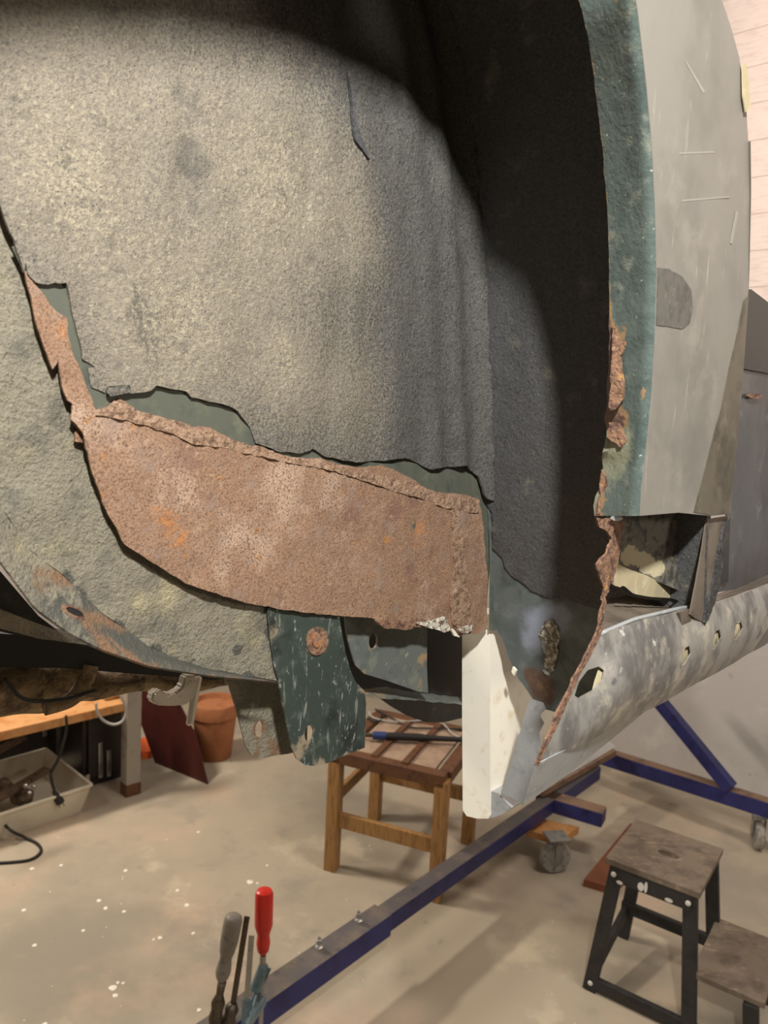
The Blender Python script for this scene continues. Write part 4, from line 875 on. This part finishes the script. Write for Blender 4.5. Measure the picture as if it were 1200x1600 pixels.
# black ribbed metal case under the bench
cz = flo(150, 1240, 0) + bnorm * .24 + bdir * .09
case = empty('metal_case', cz, 'black metal case with bright vertical trim strips under the bench', 'case')
P('case_body', *box_data(cz + Z * .2, bdir * .12, bnorm * .16, Z * .2, .006), m_blackbox, case)
P('case_body', *box_data(cz + Z * .2 + bnorm * .36 - bdir * .40, bdir * .36, bnorm * .14, Z * .2, .006), m_blackbox, case)
P('case_door', *box_data(cz + Z * .2 - bnorm * .17, bdir * .10, bnorm * .012, Z * .15, .006), m_blackbox, case)
for x, y0, y1 in ((119, 1135, 1170), (70, 1130, 1150), (157, 1160, 1215), (170, 1172, 1213), (137, 1210, 1232)):
    rr = cz - bnorm * .186 if x > 130 else cz + bnorm * .214
    P('trim_strip', *bar_data(px_plane(x, y1, rr, bnorm), px_plane(x, y0, rr, bnorm), .018, .008, bnorm, .002), m_shiny, case)
# dark red board leaning beside the post
e0, e1 = flo(325, 1226, 0), flo(242, 1192, 0); nb = (e1 - e0).cross(Z + (FW - Z * FW.z).normalized() * .12)
rb = [e0] + [px_plane(x, y, e0, nb) for x, y in ((306, 1150), (268, 1076), (224, 1040), (219, 1128))] + [e1]
thing1('leaning_board', *prism_data(rb, (FW - Z * FW.z).normalized() * .012), m_redsheet, 'dark red board leaning between the post and the flower pot', 'board')
# terracotta pot
pc = flo(334, 1180, 0); u = (pc - CAM).dot(FW) / F
pot = empty('flower_pot', pc, 'terracotta flower pot standing on the floor behind the red board', 'pot')
P('pot_body', *lathe_data(pc, Z, [(26 * u, 0), (27 * u, .004), (33 * u, .21), (33.5 * u, .225)], 32), m_terra, pot, smooth=True, sharp=40)
P('pot_rim', *lathe_data(pc + Z * .222, Z, [(34 * u, 0), (36.5 * u, .004), (38 * u, .07), (37 * u, .076), (33 * u, .076), (31 * u, .05)], 32), m_terra, pot, smooth=True, sharp=40)
P('soil', *lathe_data(pc + Z * .25, Z, [(32 * u, 0), (32 * u, .008), (10 * u, .014)], 24), m_soil, pot)
# off-white tub full of scrap
t1, t0 = flo(128, 1268, 0), flo(0, 1312, 0)
td = (t1 - t0); td.normalize(); tn = Z.cross(td).normalized()
if tn.dot(B) > 0: tn = -tn
LT, WT, HT = .75, .42, .125
tub = empty('plastic_tub', t1 - td * LT / 2 + tn * WT / 2, 'off-white plastic tub full of rusty scrap metal on the floor at the left', 'tub')
def tubpt(x, y, z, fl=.06):
    k = fl * z / HT * .5; return t1 - td * (LT * (1 - x) - k * (2 * x - 1)) + tn * (WT * y + k * (2 * y - 1)) + Z * z
def tubwall(name, a, b, inn):
    V = [tubpt(*a, 0), tubpt(*b, 0), tubpt(*b, HT), tubpt(*a, HT)]; return P(name, *prism_data(V, inn * .006), m_tub, tub)
tubwall('front_side', (0, 0), (1, 0), tn); tubwall('back_side', (0, 1), (1, 1), -tn); tubwall('end_side', (1, 0), (1, 1), -td); tubwall('end_side', (0, 0), (0, 1), td)
P('tub_floor', *prism_data([tubpt(0, 0, .002), tubpt(1, 0, .002), tubpt(1, 1, .002), tubpt(0, 1, .002)], Z * .006), m_tub, tub)
P('tub_rim', *join(*[bar_data(tubpt(*a, HT), tubpt(*b, HT), .014, .012) for a, b in (((0, 0), (1, 0)), ((1, 0), (1, 1)), ((1, 1), (0, 1)), ((0, 1), (0, 0)))]), m_tub, tub)
random.seed(3)
scr = [(.66, .60, .11, .05, 'rusty scrap casting in the white tub, the one nearest its right end'), (.48, .40, .11, .06, 'lumpy rusty casting in the middle of the white tub'), (.30, .62, .11, .06, 'dark rusty casting in the white tub, toward the left'), (.72, .35, .10, .045, 'small dark scrap piece by the front wall of the white tub')]
for x, y, zc, r, lab in scr:
    c = tubpt(x, y, zc - .02); bm = bmesh.new(); bmesh.ops.create_icosphere(bm, subdivisions=3, radius=r)
    for v in bm.verts: v.co *= 1 + .45 * noise.noise(v.co * 22 + c * 3) + .2 * noise.noise(v.co * 60); v.co.z *= .9
    bm.verts.index_update(); thing1('scrap_casting', [v.co + c for v in bm.verts], [[v.index for v in f.verts] for f in bm.faces], m_junk, lab, 'scrap', 'scrap in the white tub'); bm.free()
thing1('scrap_bar', *bar_data(tubpt(.25, .5, .2), tubpt(.80, .75, .26), .05, .012), m_junk, 'flat dark scrap bar sticking up across the white tub', 'scrap', 'scrap in the white tub')
thing1('scrap_bar', *bar_data(tubpt(.45, .1, .15), tubpt(.88, .5, .14), .04, .02), m_junk, 'rusty scrap bar lying low in the white tub', 'scrap', 'scrap in the white tub')
for k, (x, y) in enumerate(((40, 1228), (53, 1229), (46, 1239))):
    c = px_at(x, y, tubpt(.72, .2, .1)); V, Fc = lathe_data(c - Z * .012, Z, [(.002, 0), (.008, .003), (.012, .011), (.009, .02), (.002, .024)], 14)
    thing1('steel_ball', V, Fc, m_shiny, ['leftmost of the three small shiny steel balls in the white tub', 'rightmost of the three small shiny steel balls in the white tub', 'lowest of the three small shiny steel balls in the white tub'][k], 'ball', 'steel balls in the tub', smooth=True)
rfp = tubpt(.86, -.02, .15)
plug = empty('power_cord', px_at(90, 1252, rfp), 'black power cord with a plug hanging over the edge of the white tub', 'cord')
P('cord', *tube_data(spline([px_at(x, y, rfp - tn * .0 + tn * .03) for x, y in ((103, 1118), (104, 1140), (98, 1165), (90, 1188), (80, 1206))], 5) + spline([px_at(x, y, rfp) for x, y in ((79, 1212), (82, 1226), (86, 1238))], 4), .006, 8), m_rubber_shade, plug, smooth=True)
p, q = px_at(84, 1236, rfp), px_at(95, 1255, rfp)
P('plug', *along(p, q, [(.007, 0), (.012, .3), (.018, .6), (.018, .95), (.012, 1)], 14), m_rubber_shade, plug, smooth=True, sharp=40)
for dx in (-3, 4): P('pin', *along(px_at(93 + dx, 1254 - dx * .3, rfp), px_at(97 + dx, 1261 - dx * .3, rfp), [(.0025, 0), (.0025, 1)], 8), m_steel, plug)
thing1('cable', *tube_data(spline([px_at(0, 1280, flo(0, 1300, 0)) , flo(16, 1297, .06), flo(38, 1308, .012), flo(58, 1318, .006), flo(64, 1330, .006), flo(50, 1342, .006), flo(20, 1347, .006), flo(-40, 1350, .006)], 7), .006, 8), m_rubber_shade, 'black cable looping on the floor in front of the white tub', 'cable', smooth=True)
thing1('orange_tool', *bar_data(flo(221, 1158, .02), flo(229, 1180, .02), .05, .04), m_orange, 'orange plastic tool lying on the floor behind the post', 'tool')
thing1('red_tool', *bar_data(px_at(-10, 1072, rf_ - bdir * .6), px_at(16, 1092, rf_ - bdir * .6), .03, .03), m_red, 'small red tool on the bench at the left edge', 'tool')
# paint spots on the concrete
random.seed(11); V = []; Fc = []
spots = [(176, 1543, 8), (180, 1555, 6), (184, 1535, 4), (192, 1536, 4), (155, 1407, 5), (165, 1419, 5), (194, 1424, 4), (292, 1414, 5), (277, 1391, 4), (37, 1422, 5), (54, 1477, 5), (250, 1465, 5), (240, 1468, 3), (130, 1454, 4), (302, 1458, 4), (311, 1578, 5), (196, 1360, 5), (95, 1352, 4), (50, 1357, 5), (390, 1378, 7), (402, 1380, 3), (70, 1600, 5), (417, 1352, 3), (310, 1300, 4)]
for _ in range(36): spots.append((random.uniform(0, 900), random.uniform(1290, 1600), random.uniform(.8, 1.7)))
for x, y, r in spots:
    r *= .7
    c = flo(x, y, 0.0004); k = (c - CAM).dot(FW) / F; b0_ = len(V); n = 9
    for j in range(n):
        a = 2 * pi * j / n; rr = r * k * random.uniform(.75, 1.2); V.append(c + Vector((cos(a) * rr, sin(a) * rr * 1.1, 0)))
    V.append(c + Z * .0012); Fc += [(b0_ + j, b0_ + (j + 1) % n, b0_ + n) for j in range(n)]
o = mesh_obj('paint_spots', V, Fc, m_speck); o['kind'] = 'stuff'; o['label'] = 'white paint spots splashed over the concrete floor'; o['category'] = 'paint spots'
